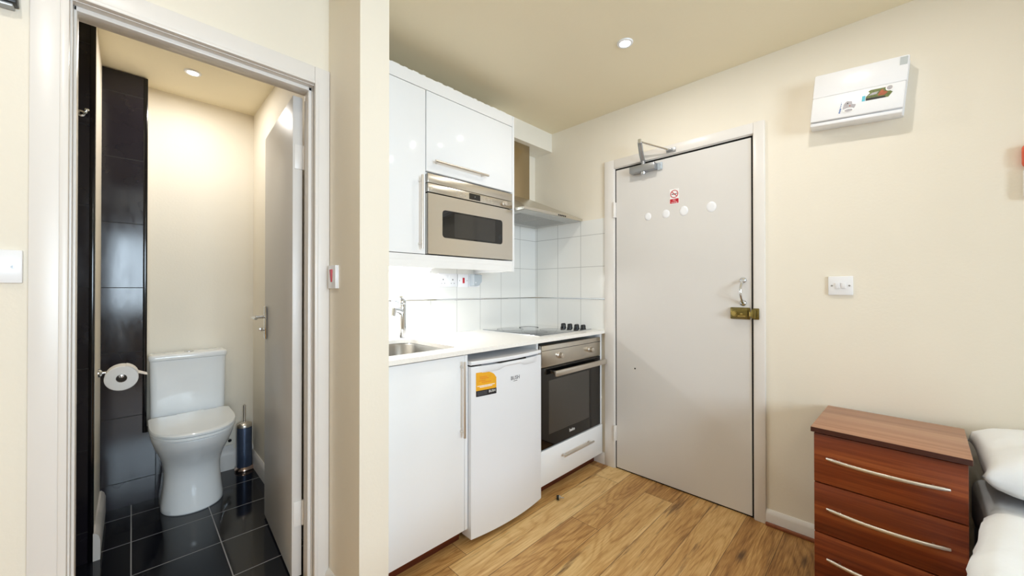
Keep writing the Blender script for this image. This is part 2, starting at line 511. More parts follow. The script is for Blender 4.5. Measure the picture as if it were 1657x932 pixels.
# ------------------------------------------------------------------ entry door, frame and fittings
def arch_profile(MBo, axis, a, b, lo, hi, surf, out, t=.018):
    pass
f = MB()
ax0, ax1, atop = -1.371, -.446, 2.056
f.box(ax0, dx0 - .004, WB - .018, WB + .01, 0, atop, .003).box(dx1 + .004, ax1, WB - .018, WB + .01, 0, atop, .003).box(dx0 - .004, dx1 + .004, WB - .018, WB + .01, dz + .004, atop, .003)
f.box(dx0 - .02, dx0, WB - .005, WB + .1, 0, dz + .02).box(dx1, dx1 + .02, WB - .005, WB + .1, 0, dz + .02).box(dx0, dx1, WB - .005, WB + .1, dz, dz + .02)
struct(f.build('trim_1', M['trim'], None, True))
struct(MB().box(dx0, dx1, WB + .04, WB + .1, 0, dz).box(dx0, dx0 + .0068, WB - .001, WB + .04, 0, dz).box(dx1 - .0078, dx1, WB - .001, WB + .04, 0, dz).box(dx0, dx1, WB - .001, WB + .04, 1.9855, dz).box(dx0 + .007, dx1 - .008, WB + .002, WB + .036, 0, .0078).build('trim_2', M['gap']))   # rebate seen as the dark line round the leaf
lx0, lx1, lz0, lz1, LY = dx0 + .007, dx1 - .008, .008, 1.985, WB - .004
door1 = struct(MB().box(lx0, lx1, LY, WB + .038, lz0, lz1, .002).build('door_1', M['doorpaint']))
# hinges
for z in (1.72, .235):
    h = MB().box(dx0 - .008, dx0 + .009, LY - .018, LY - .0005, z - .05, z + .05, .002)
    h.cyl((dx0 + .001, LY - .019, z - .052), (dx0 + .001, LY - .019, z + .052), .006, seg=12)
    h.build('hinge', M['trim'], door1, True)
# pull handle
h = MB()
p0, p1 = Vector((-.546, LY, 1.238)), Vector((-.546, LY, 1.118))
pts = []
for i in range(13):
    a = i / 12
    pts.append((-.546, LY - .008 - .048 * math.sin(PI * a) ** .8, p0.z + (p1.z - p0.z) * a))
h.tube(pts, [.0062 if 1 < i < 11 else .0075 for i in range(13)], 12)
for p in (p0, p1):
    h.lathe([(.0001, -.012), (.008, -.012), (.013, -.008), (.017, -.003), (.017, 0)], (p.x, p.y, p.z), 'Y', 20)
tag(h.build('pull_handle', M['chrome'], door1, True), 'chrome bow pull handle')
# rim lock
lk = MB().box(-.605, -.513, LY - .012, LY, 1.032, 1.094, .004).box(-.598, -.519, LY - .026, LY - .010, 1.038, 1.088, .007)
lock = lk.build('rim_lock', M['brass'], door1, True)
tag(lock, 'brass rim lock')
MB().cyl((-.580, LY - .026, 1.062), (-.580, LY - .036, 1.062), .014, seg=20).cyl((-.580, LY - .036, 1.062), (-.580, LY - .046, 1.062), .0125, .0105, 20, .002).build('lock_knob', M['brasslt'], lock, True)
MB().box(-.553, -.541, LY - .034, LY - .025, 1.056, 1.066, .003).box(-.566, -.53, LY - .0275, LY - .0255, 1.047, 1.052).build('lock_snib', M['brasslt'], lock, True)
MB().cyl((-.574, LY, .69), (-.574, LY - .0005, .69), .001).build('screw_hole', M['gap'], door1) if False else None
MB().cyl((-1.158, LY, .682), (-1.158, LY - .0015, .682), .005, seg=12).build('screw_hole', M['gap'], door1)
kp = MB().box(-.498, -.470, WB - .030, WB - .018, 1.034, 1.092, .003).box(-.503, -.482, WB - .046, WB - .028, 1.040, 1.086, .005)
keep = kp.build('lock_keep', M['brass'], None, True)
tag(keep, 'brass lock keep screwed to right jamb of entry door', 'lock keep')
MB().box(-.5115, -.499, WB - .040, WB - .031, 1.05, 1.074, .001).build('latch_bolt', M['brasslt'], lock)

# door closer
cl = thing('door_closer', (-1.09, LY, 1.945), 'grey door closer with jointed arm at top of entry door', 'door closer')
MB().box(-1.17, -1.005, LY - .052, LY - .001, 1.925, 1.968, .006).build('closer_body', M['dchrome'], cl, True)
MB().box(-1.005, -.975, LY - .012, LY - .001, 1.922, 1.968, .003).cyl((-.985, LY - .012, 1.957), (-.985, LY - .016, 1.957), .005, seg=12).cyl((-.985, LY - .012, 1.934), (-.985, LY - .016, 1.934), .005, seg=12).build('mounting_plate', M['plasticg'], cl, True)
MB().cyl((-1.085, LY - .030, 1.926), (-1.085, LY - .030, 1.911), .017, .015, 20, .003).build('pinion_cap', M['chrome'], cl, True)
MB().cyl((-1.085, LY - .030, 1.967), (-1.085, LY - .030, 1.992), .012, seg=16).tube([(-1.085, LY - .030, 1.988), (-1.078, 2.215, 2.02), (-1.067, 2.17, 2.085)], .0105, 10, (1.3, .5)).build('main_arm', M['dchrome'], cl, True)
MB().cyl((-1.067, 2.17, 2.074), (-1.067, 2.17, 2.1), .012, seg=16, bev=.002).tube([(-1.067, 2.17, 2.087), (-1.0, 2.205, 2.055), (-.925, 2.243, 2.02)], .005, 10).build('forearm', M['chrome'], cl, True)
MB().box(-.945, -.89, WB - .026, WB - .0185, 2.008, 2.034, .002).box(-.938, -.906, WB - .050, WB - .025, 2.013, 2.026, .003).build('arm_bracket', M['dchrome'], cl, True)

# no smoking sign and pads on the door
sg = thing('no_smoking_sign', (-.905, LY, 1.745), 'small white and red no smoking sign on entry door', 'sign')
MB().box(-.932, -.878, LY - .0016, LY - .0003, 1.70, 1.790, .0005).build('sign_panel', M['white'], sg)
MB().box(-.930, -.880, LY - .0023, LY - .0015, 1.704, 1.731).build('red_band', M['red'], sg)
r = MB()
rr = [[], []]
ring = MB()
for (ra, rb, m_, nm) in ((.0235, .0195, 'red', 'prohibition_ring'),):
    for k in range(32):
        a0, a1 = 2 * PI * k / 32, 2 * PI * (k + 1) / 32
        c = [(-.905 + q * math.cos(a), 1.760 + q * math.sin(a)) for q, a in ((ra, a0), (ra, a1), (rb, a1), (rb, a0))]
        ring.prism(c, 'Y', LY - .0026, LY - .0015)
ring.box(-.905 - .022, -.905 + .022, LY - .0028, LY - .0018, 1.758, 1.762, rot=Matrix.Rotation(math.radians(45), 3, 'Y'))
ring.build('prohibition_ring', M['red'], sg)
MB().box(-.920, -.892, LY - .0021, LY - .0014, 1.757, 1.7615).box(-.8905, -.888, LY - .0021, LY - .0014, 1.757, 1.7615).tube([(-.89, LY - .002, 1.763), (-.892, LY - .002, 1.768), (-.888, LY - .002, 1.772)], .001, 6).build('cigarette_mark', M['ink'], sg)
text('sign_text', 'No', .013, M['white'], sg, face_y(-.905, LY - .0024, 1.7235))
text('sign_text', 'smoking', .0105, M['white'], sg, face_y(-.905, LY - .0024, 1.711))
for x, z, r_, lab in ((-1.069, 1.647, .021, 'leftmost round white pad in the row on entry door'), (-.956, 1.648, .023, 'round white pad second from left on entry door'), (-.851, 1.651, .025, 'round white pad third from left, below the no smoking sign'), (-.701, 1.652, .026, 'round white pad set apart at right of the row on entry door')):
    p = MB().lathe([(.0001, -.0045), (r_ * .55, -.0045), (r_ * .8, -.0038), (r_, -.0015), (r_, -.0002)], (x, LY, z), 'Y', 28)
    for v in p.bm.verts:
        v.co.z = z + (v.co.z - z) * 1.12
    tag(p.build('adhesive_pad', M['plastic'], None, True), lab, 'pad', 'round white pads on the entry door')

# ------------------------------------------------------------------ bathroom doorway and open door
f = MB()
f.box(WD - .005, WD + .017, -.192, by0 - .004, 0, 2.066, .003).box(WD - .005, WD + .017, by1 + .0, .5605, 0, 2.066, .003).box(WD - .005, WD + .017, by0 - .004, by1, bz + .002, 2.066, .003)
f.box(WD + .010, WD + .021, -.140, by0 - .004, 0, bz + .015, .003).box(WD + .010, WD + .021, by1, by1 + .014, 0, bz + .015, .003).box(WD + .010, WD + .021, by0 - .004, by1, bz + .002, bz + .015, .003)
struct(f.build('trim_3', M['trim'], None, True))
f = MB()
f.box(-1.722, WD + .002, by0 - .02, by0, 0, bz + .02).box(-1.722, WD + .002, by1, by1 + .02, 0, bz + .02).box(-1.722, WD + .002, by0, by1, bz, bz + .02)
f.box(-1.678, -1.632, by0, by0 + .007, 0, bz, .002).box(-1.678, -1.632, by1 - .012, by1, 0, bz, .002).box(-1.678, -1.632, by0, by1, bz - .014, bz, .002)
struct(f.build('trim_4', M['trim'], None, True))
# open leaf : built along -X from the hinge side, then turned a little
ang = math.radians(-3.1)
lw = .605
lf = bpy.data.objects.new('door_2', None)
lf.location = (-1.724, .462, 0)
lf.rotation_euler = (0, 0, ang)
COL.objects.link(lf)
bpy.context.view_layer.update()
struct(lf)
LM = lf.matrix_world.copy()
def leaf_part(mb, name, m, parent, smooth=True):
    bmesh.ops.transform(mb.bm, matrix=LM, verts=mb.bm.verts)
    return mb.build(name, m, parent, smooth)
leaf = leaf_part(MB().box(-lw, 0, 0, .036, .012, 1.984, .002), 'door_leaf', M['doorpaint'], lf)
hd = leaf_part(MB().box(-lw + .028, -lw + .066, -.010, 0, .935, 1.105, .005), 'handle_plate', M['chrome'], lf)
hp = MB().cyl((-lw + .047, -.009, 1.05), (-lw + .047, -.058, 1.05), .0075, seg=14)
hp.tube([(-lw + .050, -.055, 1.05), (-lw + .06, -.060, 1.05), (-lw + .10, -.060, 1.048), (-lw + .135, -.058, 1.046)], [.009, .0095, .0085, .007], 12, (1, .8))
leaf_part(hp, 'lever', M['chrome'], hd)
leaf_part(MB().cyl((-lw + .047, -.009, .985), (-lw + .047, -.020, .985), .007, seg=14).box(-lw + .044, -lw + .05, -.032, -.018, .976, .994, .002), 'thumb_turn', M['chrome'], hd)
for z in (1.735, .27):
    hg = MB().box(-.002, .0035, .006, .034, z - .05, z + .05, .001)
    hg.cyl((.002, .040, z - .05), (.002, .040, z + .05), .0055, seg=12)
    leaf_part(hg, 'hinge', M['trim'], lf)

# ------------------------------------------------------------------ toilet
CY = .246
tb = thing('toilet', (-2.8, CY, 0), 'white close coupled toilet with lid down, on black tiled floor', 'toilet')
def dring(hw, xf, xb, z, cy=CY, n=28, dl=None, pw=.5, rc=.03):
    dl = min(dl or hw * 1.05, xf - xb - .02)
    x0 = xf - dl
    pts = []
    for i in range(n + 1):
        a = -PI / 2 + PI * i / n
        c, s = math.cos(a), math.sin(a)
        pts.append((x0 + dl * abs(c) ** (2 * pw), cy + hw * math.copysign(abs(s) ** (2 * pw), s), z))
    for i in range(5):
        a = PI / 2 + PI / 2 * i / 4
        pts.append((xb + rc + rc * math.cos(a), cy + hw - rc + rc * math.sin(a), z))
    for i in range(5):
        a = PI + PI / 2 * i / 4
        pts.append((xb + rc + rc * math.cos(a), cy - hw + rc + rc * math.sin(a), z))
    return pts
secs = [(0, .131, -2.632), (.006, .135, -2.628), (.03, .134, -2.632), (.09, .127, -2.642), (.16, .121, -2.645), (.22, .121, -2.635), (.27, .130, -2.603), (.32, .147, -2.557), (.37, .165, -2.508), (.405, .174, -2.483), (.425, .176, -2.477), (.432, .172, -2.482)]
pan = MB().loft([dring(hw, xf, -2.965, z, dl=hw * (1.05 + .35 * min(1, max(0, (z - .2) / .2))), rc=.03) for z, hw, xf in secs])
pan.box(-2.964, -2.93, CY - .165, CY + .165, .34, .43, .012)
pan.build('pan', M['ceramic'], tb, True)
st = [(.4335, .176, -2.474), (.438, .181, -2.466), (.446, .181, -2.466), (.450, .178, -2.470)]
MB().loft([dring(hw, xf, -2.915, z, dl=.285, pw=.42, rc=.02) for z, hw, xf in st]).build('seat_ring', M['seatp'], tb, True)
st = [(.4515, .178, -2.470), (.455, .183, -2.463), (.464, .183, -2.463), (.469, .180, -2.468), (.4715, .165, -2.49)]
lid = MB().loft([dring(hw, xf, -2.915, z, dl=.285, pw=.42, rc=.02) for z, hw, xf in st])
lid.build('seat_lid', M['seatp'], tb, True)
for q in (-.12, .06):
    MB().cyl((-2.905, CY + q, .462), (-2.905, CY + q + .06, .462), .011, seg=14).build('seat_hinge', M['chrome'], tb, True)
cs = MB()
def rrect(x0, x1, y0, y1, z, rc=.03, n=6):
    pts = []
    for cx_, cy_, a0 in ((x1 - rc, y1 - rc, 0), (x0 + rc, y1 - rc, PI / 2), (x0 + rc, y0 + rc, PI), (x1 - rc, y0 + rc, 1.5 * PI)):
        for i in range(n + 1):
            a = a0 + PI / 2 * i / n
            pts.append((cx_ + rc * math.cos(a), cy_ + rc * math.sin(a), z))
    return pts
cs.loft([rrect(-3.085, -2.942 + k, CY - .168 - k, CY + .168 + k, z, .03) for z, k in ((.43, 0), (.5, .002), (.782, .006))])
cs.build('cistern', M['ceramic'], tb, True)
MB().loft([rrect(-3.09, -2.93, CY - .178, CY + .178, .784, .03), rrect(-3.09, -2.928, CY - .18, CY + .18, .79, .03), rrect(-3.09, -2.928, CY - .18, CY + .18, .806, .03), rrect(-3.088, -2.932, CY - .176, CY + .176, .813, .03), rrect(-3.08, -2.94, CY - .168, CY + .168, .816, .03)]).build('cistern_lid', M['ceramic'], tb, True)
MB().lathe([(.024, 0), (.024, .004), (.021, .006), (.0005, .0065)], (-3.005, CY, .8155), 'Z', 24).build('flush_button', M['chrome'], tb, True)

# supply valve on the wall beside it
vl = MB().cyl((BB + .001, .455, .205), (BB + .045, .455, .205), .008, seg=14).cyl((BB + .03, .455, .205), (BB + .03, .435, .225), .007, seg=14).tube([(BB + .03, .437, .223), (BB + .03, .425, .26), (BB + .04, .41, .32), (BB + .06, .38, .38)], .006, 10).cyl((BB + .04, .455, .205), (BB + .06, .455, .205), .011, seg=6)
tag(vl.build('isolating_valve', M['chrome'], None, True), 'chrome water supply valve beside the toilet cistern', 'valve')

# toilet brush
BX, BY = -3.03, .530
tbz = thing('toilet_brush', (BX, BY, 0), 'slate blue and steel toilet brush standing in bathroom corner', 'toilet brush')
MB().lathe([(.052, 0), (.054, .004), (.053, .014), (.044, .024), (.042, .026)], (BX, BY, 0), 'Z', 32).build('base_ring', M['copper'], tbz, True)
MB().lathe([(.041, .024), (.042, .03), (.042, .282), (.041, .286)], (BX, BY, 0), 'Z', 32).build('holder', M['brushblue'], tbz, True)
MB().lathe([(.0435, .284), (.0435, .296), (.038, .305), (.018, .314), (.010, .316)], (BX, BY, 0), 'Z', 32).build('lid', M['bar'], tbz, True)
MB().cyl((BX, BY, .314), (BX, BY, .425), .0075, seg=16, bev=.002).build('handle', M['bar'], tbz, True)

# roll holder and roll
RX, RZ = -2.66, .785
hold = MB().lathe([(.02, 0), (.02, .006), (.015, .012), (.009, .014), (.0085, .030)], (RX - .10, -.115, .777), 'Y', 20)
hold.tube([(RX - .10, -.09, .777), (RX - .10, -.045, .777), (RX - .095, -.036, .777), (RX - .085, -.033, .777), (RX - .02, -.033, .777), (RX + .062, -.033, .777)], .0055, 10)
hold.lathe([(.0005, .008), (.006, .007), (.009, .003), (.009, -.006), (.006, -.008)], (RX + .064, -.033, .777), 'X', 14)
tag(hold.build('toilet_roll_holder', M['chrome'], None, True), 'chrome toilet roll holder fixed to bathroom nib wall', 'roll holder')
rc_z = .777 - .0135
tr = thing('toilet_roll', (RX, -.033, RZ), 'white toilet roll hanging on the chrome holder', 'toilet roll')
R0, R1, XL, XR = .0585, .0195, RX - .055, RX + .05
prof = [(R1, XL), (R0 - .003, XL), (R0, XL + .003), (R0, XR - .003), (R0 - .003, XR), (R1, XR)]
b = MB()
prof2 = prof + [prof[0]]
b.lathe([(r_, x - RX) for r_, x in prof2], (RX, -.033, rc_z), 'X', 40, False)
b.build('paper_roll', M['paper'], tr, True)
MB().lathe([(R1 - .0002, XL - RX), (R1 - .0002, XR - RX - .002), (R1 - .0018, XR - RX - .002), (R1 - .0018, XL - RX), (R1 - .0002, XL - RX)], (RX, -.033, rc_z), 'X', 32, False).build('card_core', M['card'], tr, True)
tl = MB()
rings = []
for i in range(8):
    a = math.radians(75 - 60 * min(i, 5) / 5)
    if i <= 5:
        y, z = -.033 + (R0 + .001) * math.cos(a), rc_z + (R0 + .001) * math.sin(a)
    else:
        y, z = y + .016, z - .008
    k = .003 * max(0, i - 4)
    rings.append([(XL, y, z), (XR - k * 3, y, z), (XR - k * 3, y + .0008, z + .0008), (XL, y + .0008, z + .0008)])
tl.loft(rings).build('loose_sheet', M['paper'], tr, True)

# coat hook on black tiles
hk = MB().lathe([(.014, 0), (.014, .005), (.008, .008), (.006, .02)], (-2.4755, -.158, 1.952), 'X', 18)
hk.tube([(-2.46, -.158, 1.952), (-2.447, -.152, 1.945), (-2.438, -.146, 1.943), (-2.434, -.141, 1.948), (-2.434, -.139, 1.958)], [.005, .005, .0045, .005, .006], 10)
hk.lathe([(.0005, .006), (.007, .004), (.008, 0), (.007, -.004), (.0005, -.006)], (-2.434, -.139, 1.960), 'Z', 14)
tag(hk.build('coat_hook', M['chrome'], None, True), 'chrome coat hook on black tiles inside bathroom doorway', 'hook')

# ------------------------------------------------------------------ kitchen : base units
FX = -1.39
su = thing('sink_cabinet', (-1.7, .89, 0), 'white gloss base cabinet under the sink, left of fridge', 'cabinet')
MB().box(-1.99, FX - .021, .676, .694, .1, .888).box(-1.99, FX - .021, 1.085, 1.103, .1, .735).box(-1.99, FX - .021, .694, 1.085, .1, .118).box(-1.995, -1.985, .694, 1.085, .118, .888).build('body', M['carc'], su)
d = MB().box(FX - .019, FX, .674, 1.086, .078, .885, .0025).build('door', M['gloss'], su, True)
MB().box(FX - .019, FX, 1.088, 1.104, .078, .885, .0015).build('end_panel', M['gloss'], su, True)
def bar_handle(o, a, b, axis, parent, x, stand=.032, r=.006, name='handle'):
    """straight bar handle with two posts; a, b ends"""
    a, b = Vector(a), Vector(b)
    h = MB().cyl(a, b, r, seg=16, bev=.0012)
    dirv = (b - a).normalized()
    L = (b - a).length
    for t in (.05 * L + .008, L - .05 * L - .008):
        p = a + dirv * t
        h.cyl(p, (x, p.y, p.z), .0045, seg=12)
    return h.build(name, M['bar'], parent, True)
bar_handle(None, (FX + .032, 1.062, .518), (FX + .032, 1.062, .862), 'Z', d, FX)

pl = MB().box(-1.47, -1.455, .676, 1.104, 0, .1).box(-1.47, -1.455, 1.63, 2.27, 0, .1)
pl2 = MB().box(-1.47, -1.455, .676, 1.104, 0, .098, .001)
tag(pl2.build('plinth', M['plinth']), 'dark red-brown plinth board under sink cabinet', 'plinth', 'kitchen plinth boards')
pl.bm.free()
tag(MB().box(-1.47, -1.455, 1.63, 2.268, 0, .098, .001).build('plinth', M['plinth']), 'dark red-brown plinth board under the oven drawer', 'plinth', 'kitchen plinth boards')

# worktop with sink cut-out
SX, SY, SA, SB = -1.701, .9125, .229, .1925
def sup(a, b, z):
    """outline of the bowl: tight corners towards the room, wide ones towards the wall"""
    pts = []
    k = min(1, min(a, b) / .15)
    for sx, sy, rr_, a0 in ((1, 1, .035, 0), (-1, 1, .085, PI / 2), (-1, -1, .085, PI), (1, -1, .035, 1.5 * PI)):
        q = rr_ * k
        for i in range(13):
            t = a0 + PI / 2 * i / 12
            pts.append((SX + sx * (a - q) + q * math.cos(t), SY + sy * (b - q) + q * math.sin(t), z))
    return pts
wt = MB()
bm = wt.bm
outer = [bm.verts.new(p) for p in ((WK + .009, .674, .912), (-1.371, .674, .912), (-1.371, WB - .009, .912), (WK + .009, WB - .009, .912))]
inner = [bm.verts.new(p) for p in sup(SA, SB, .912)]
es = [bm.edges.new((outer[i], outer[(i + 1) % 4])) for i in range(4)] + [bm.edges.new((inner[i], inner[(i + 1) % len(inner)])) for i in range(len(inner))]
res = bmesh.ops.triangle_fill(bm, edges=es, use_beauty=True)
fs = [g for g in res['geom'] if isinstance(g, bmesh.types.BMFace)]
ex = bmesh.ops.extrude_face_region(bm, geom=fs)
for v in [g for g in ex['geom'] if isinstance(g, bmesh.types.BMVert)]:
    v.co.z = .892
tag(wt.build('worktop', M['worktop']), 'thin white stone worktop running over sink cabinet, fridge and oven', 'worktop')
# sink bowl
sk = thing('sink', (SX, SY, .76), 'stainless steel bowl sink set under white worktop', 'sink')
rings = [sup(SA + .012, SB + .012, .891), sup(SA + .002, SB + .002, .891), sup(SA - .004, SB - .004, .88), sup(SA - .012, SB - .012, .80), sup(SA - .022, SB - .022, .765), sup(SA - .05, SB - .05, .748), sup(.04, .04, .744)]
back = [sup(.04, .04, .742), sup(SA - .048, SB - .048, .746), sup(SA - .02, SB - .02, .763), sup(SA - .009, SB - .009, .80), sup(SA + .012, SB + .012, .888)]
MB().loft(rings + back + [rings[0]], False).build('bowl', M['basin'], sk, True)
MB().lathe([(.038, .742), (.038, .747), (.030, .7465), (.0005, .7455)], (SX, SY, 0), 'Z', 24).build('drain', M['chrome'], sk, True)
# tap
TX, TY = -1.968, 1.086
tp = thing('kitchen_tap', (TX, TY, .912), 'chrome mixer tap standing behind the sink', 'tap')
MB().lathe([(.029, .912), (.029, .917), (.025, .919), (.0245, 1.085), (.024, 1.105), (.0225, 1.108)], (TX, TY, 0), 'Z', 28).build('tap_body', M['chrome'], tp, True)
MB().tube([(TX + .005, TY - .005, 1.062), (TX + .03, TY - .04, 1.075), (TX + .052, TY - .072, 1.08), (TX + .062, TY - .088, 1.078)], [.019, .017, .016, .016], 16).cyl((TX + .061, TY - .086, 1.083), (TX + .068, TY - .094, 1.045), .0175, .0165, 20, .002).build('spout', M['chrome'], tp, True)
MB().lathe([(.0225, 1.1085), (.0245, 1.112), (.024, 1.128), (.018, 1.138), (.0005, 1.141)], (TX, TY, 0), 'Z', 24).tube([(TX + .006, TY - .006, 1.128), (TX + .03, TY - .02, 1.138), (TX + .075, TY - .045, 1.150)], [.010, .0095, .008], 12, (1.3, .6)).build('lever', M['chrome'], tp, True)

# ------------------------------------------------------------------ fridge
fy0, fy1 = 1.108, 1.604
fr = thing('fridge', (-1.65, 1.355, 0), 'white undercounter fridge with yellow sticker between sink cabinet and oven', 'fridge')
def fx(y, d=0):     # gently bowed door front
    u = (y - (fy0 + fy1) / 2) / ((fy1 - fy0) / 2)
    return -1.370 + .024 * (1 - u * u) + d
MB().box(-1.96, -1.442, fy0 + .004, fy1 - .004, .035, .834, .004).build('body', M['fridge'], fr, True)
def bow(z0, z1, y0, y1, xb, off=0., n=24, bev=.004):
    ys = [y0 + (y1 - y0) * i / n for i in range(n + 1)]
    def ring(z, ins):
        a = [(fx(y, off - ins), y0 + ins + (y1 - y0 - 2 * ins) * (y - y0) / (y1 - y0), z) for y in ys]
        return a + [(xb, y1 - ins, z), (xb, y0 + ins, z)]
    return MB().loft([ring(z0, bev), ring(z0 + bev, 0), ring(z1 - bev, 0), ring(z1, bev)])
MB().loft([[(x, y, z) for x, y in ((-1.96, fy0 + .001), (-1.96, fy1 - .001))][::-1] + [(fx(fy0 + (fy1 - fy0) * i / 24, .001 - (.004 if z in (.8365, .8545) else 0)), fy0 + .001 + (fy1 - fy0 - .002) * i / 24, z) for i in range(25)] for z in (.8365, .840, .851, .8545)]).build('top_lid', M['fridge'], fr, True)
fd = bow(.03, .829, fy0, fy1, -1.437).build('door', M['fridge'], fr, True)
# moulded grip along the top of the door
n = 30
rings = []
for i in range(n + 1):
    y = fy0 + .045 + (fy1 - fy0 - .09) * i / n
    u = abs(i / n - .5) * 2
    mid = .5 - .5 * math.tanh((u - .36) * 14)
    zl = .800 + .013 * mid
    x = fx(y)
    e = min(1, min(i, n - i) / 2.)
    rings.append([(x - .006, y, .8295), (x + .0045 * e, y, .8285 - .005 * mid), (x + .0055 * e, y, zl + .004), (x + .001, y, zl - .003), (x - .006, y, zl - .003)])
MB().loft(rings).build('door_grip', M['fridge'], fd, True)
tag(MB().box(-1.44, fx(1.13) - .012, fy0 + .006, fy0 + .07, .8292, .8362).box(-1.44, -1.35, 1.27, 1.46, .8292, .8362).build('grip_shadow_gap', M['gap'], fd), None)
# energy sticker following the bow
def bowpoly(name, poly, m, off, parent):
    b = MB()
    ys = sorted({p[0] for p in poly})
    y0, y1 = ys[0], ys[-1]
    n = 8
    def zrange(y):
        zs = []
        for i in range(len(poly)):
            (ya, za), (yb, zb) = poly[i], poly[(i + 1) % len(poly)]
            if min(ya, yb) - 1e-6 <= y <= max(ya, yb) + 1e-6:
                if abs(ya - yb) < 1e-9: zs += [za, zb]
                else: zs.append(za + (zb - za) * (y - ya) / (yb - ya))
        return min(zs), max(zs)
    rings = []
    for i in range(n + 1):
        y = y0 + (y1 - y0) * i / n
        a, c = zrange(y)
        rings.append([(fx(y, off), y, a), (fx(y, off), y, c), (fx(y, off - .0006), y, c), (fx(y, off - .0006), y, a)])
    return b.loft(rings).build(name, m, parent)
s0, s1 = 1.133, 1.248
stk = bowpoly('sticker', [(s0, .690), (s1, .690), (s1, .765), (s1 - .012, .782), (s1 - .035, .796), (s1 - .06, .800), (s0, .800)], M['yellow'], .0012, fd)
tag(stk, 'yellow and black sticker')
bowpoly('sticker_band', [(s0, .688), (s1, .688), (s1, .715), (s0, .715)], M['ink'], .0018, stk)
for z, a, b in ((.736, .006, .105), (.730, .02, .09)):
    bowpoly('sticker_print', [(s0 + a, z - .0015), (s0 + b, z - .0015), (s0 + b, z + .0018), (s0 + a, z + .0018)], M['white'], .0018, stk)
for z, a, b in ((.778, .02, .06), (.770, .022, .07), (.760, .015, .05), (.752, .03, .085)):
    bowpoly('sticker_print', [(s0 + a, z - .0022), (s0 + b, z - .0022), (s0 + b, z + .0022), (s0 + a, z + .0022)], M['orange'], .0017, stk)
for z in (.708, .702, .696):
    bowpoly('sticker_print', [(s0 + .006, z - .0012), (s0 + .06, z - .0012), (s0 + .06, z + .0012), (s0 + .006, z + .0012)], M['greyink'], .0024, stk)
def bowtext(name, s, size, m, y, z, off, parent):
    o = text(name, s, size, m, parent, face_x(0, y, z), .0003)
    for v in o.data.vertices:
        v.co.x += fx(v.co.y, off)
    return o
bowtext('sticker_text', 'BUSH', .016, M['white'], s1 - .026, .704, .0024, stk)
bowtext('logo', 'BUSH', .027, M['greyink'], 1.376, .742, .0008, fd)
bowpoly('logo_underline', [(1.362, .726), (1.390, .726), (1.390, .7285), (1.362, .7285)], M['greyink'], .0012, fd)
for y in (fy0 + .05, fy1 - .05):
    for x in (-1.9, -1.47):
        MB().cyl((x, y, 0), (x, y, .036), .016, seg=14).build('foot', M['black'], fr, True)

# ------------------------------------------------------------------ oven, its drawer and hob
oy0, oy1 = 1.634, 2.246
oc = thing('oven_cabinet', (-1.7, 1.945, 0), 'white oven housing with a wide bottom drawer, beside entry door frame', 'cabinet')
MB().box(-1.985, FX - .022, 1.612, 1.628, .1, .888).box(-1.985, FX - .022, 2.252, 2.268, .1, .888).box(-1.985, FX - .022, 1.628, 2.252, .26, .276).box(-1.985, FX - .022, 1.628, 2.252, .1, .116).build('body', M['carc'], oc)
MB().box(FX - .05, FX - .004, 2.250, 2.268, .276, .886, .001).build('filler_strip', M['gloss'], oc, True)
d = MB().box(FX - .020, FX, 1.626, 2.270, .076, .272, .0025).build('drawer', M['gloss'], oc, True)
bar_handle(None, (FX + .03, 1.80, .205), (FX + .03, 2.12, .205), 'Y', d, FX)
ov = thing('oven', (-1.68, 1.94, .28), 'built-in black glass oven with steel control panel under the hob', 'oven')
ob = MB()
wy_0, wy_1, wz_0, wz_1 = 1.700, 2.118, .352, .664
ob.box(-1.93, -1.92, oy0 + .02, oy1 - .02, .285, .86).box(-1.93, -1.42, oy0 + .02, oy0 + .035, .285, .86).box(-1.93, -1.42, oy1 - .035, oy1 - .02, .285, .86).box(-1.93, -1.42, oy0 + .035, oy1 - .035, .285, .31).box(-1.93, -1.42, oy0 + .035, oy1 - .035, .72, .86)
ob.build('cavity', M['ovenin'], ov)
cp = MB().box(FX - .03, FX, oy0, oy1, .744, .868, .003).build('control_panel', M['steel'], ov, True)
MB().box(FX - .0005, FX + .0012, oy0, oy1, .838, .8405).build('panel_crease', M['gap'], cp)
for y, z in ((1.795, .800), (2.118, .797)):
    k = MB().lathe([(.0195, 0), (.0195, .004), (.0165, .006), (.0155, .024), (.0145, .027), (.0005, .028)], (FX, y, z), 'X', 28)
    k.box(FX + .024, FX + .031, y - .004, y + .004, z - .014, z + .014, .002)
    k.build('knob', M['bar'], ov, True)
od = MB()
def frame_x(mb, x0, x1, a0, a1, c0, c1, b0, b1, d0, d1):
    mb.box(x0, x1, a0, b0, c0, c1).box(x0, x1, b1, a1, c0, c1).box(x0, x1, b0, b1, c0, d0).box(x0, x1, b0, b1, d1, c1)
frame_x(od, FX - .028, FX - .002, oy0, oy1, .280, .741, wy_0, wy_1, wz_0, wz_1)
odo = od.build('door', M['blackglass'], ov)
MB().box(FX - .008, FX - .003, wy_0, wy_1, wz_0, wz_1).build('window', M['ovenglass'], odo)
MB().box(FX + .026, FX + .044, 1.712, 2.262, .690, .722, .005).box(FX - .002, FX + .03, 1.735, 1.752, .698, .714, .002).box(FX - .002, FX + .03, 2.222, 2.239, .698, .714, .002).build('handle', M['bar'], odo, True)
text('logo', 'beko', .028, M['white'], odo, face_x(FX - .0015, 1.925, .326), .0004)
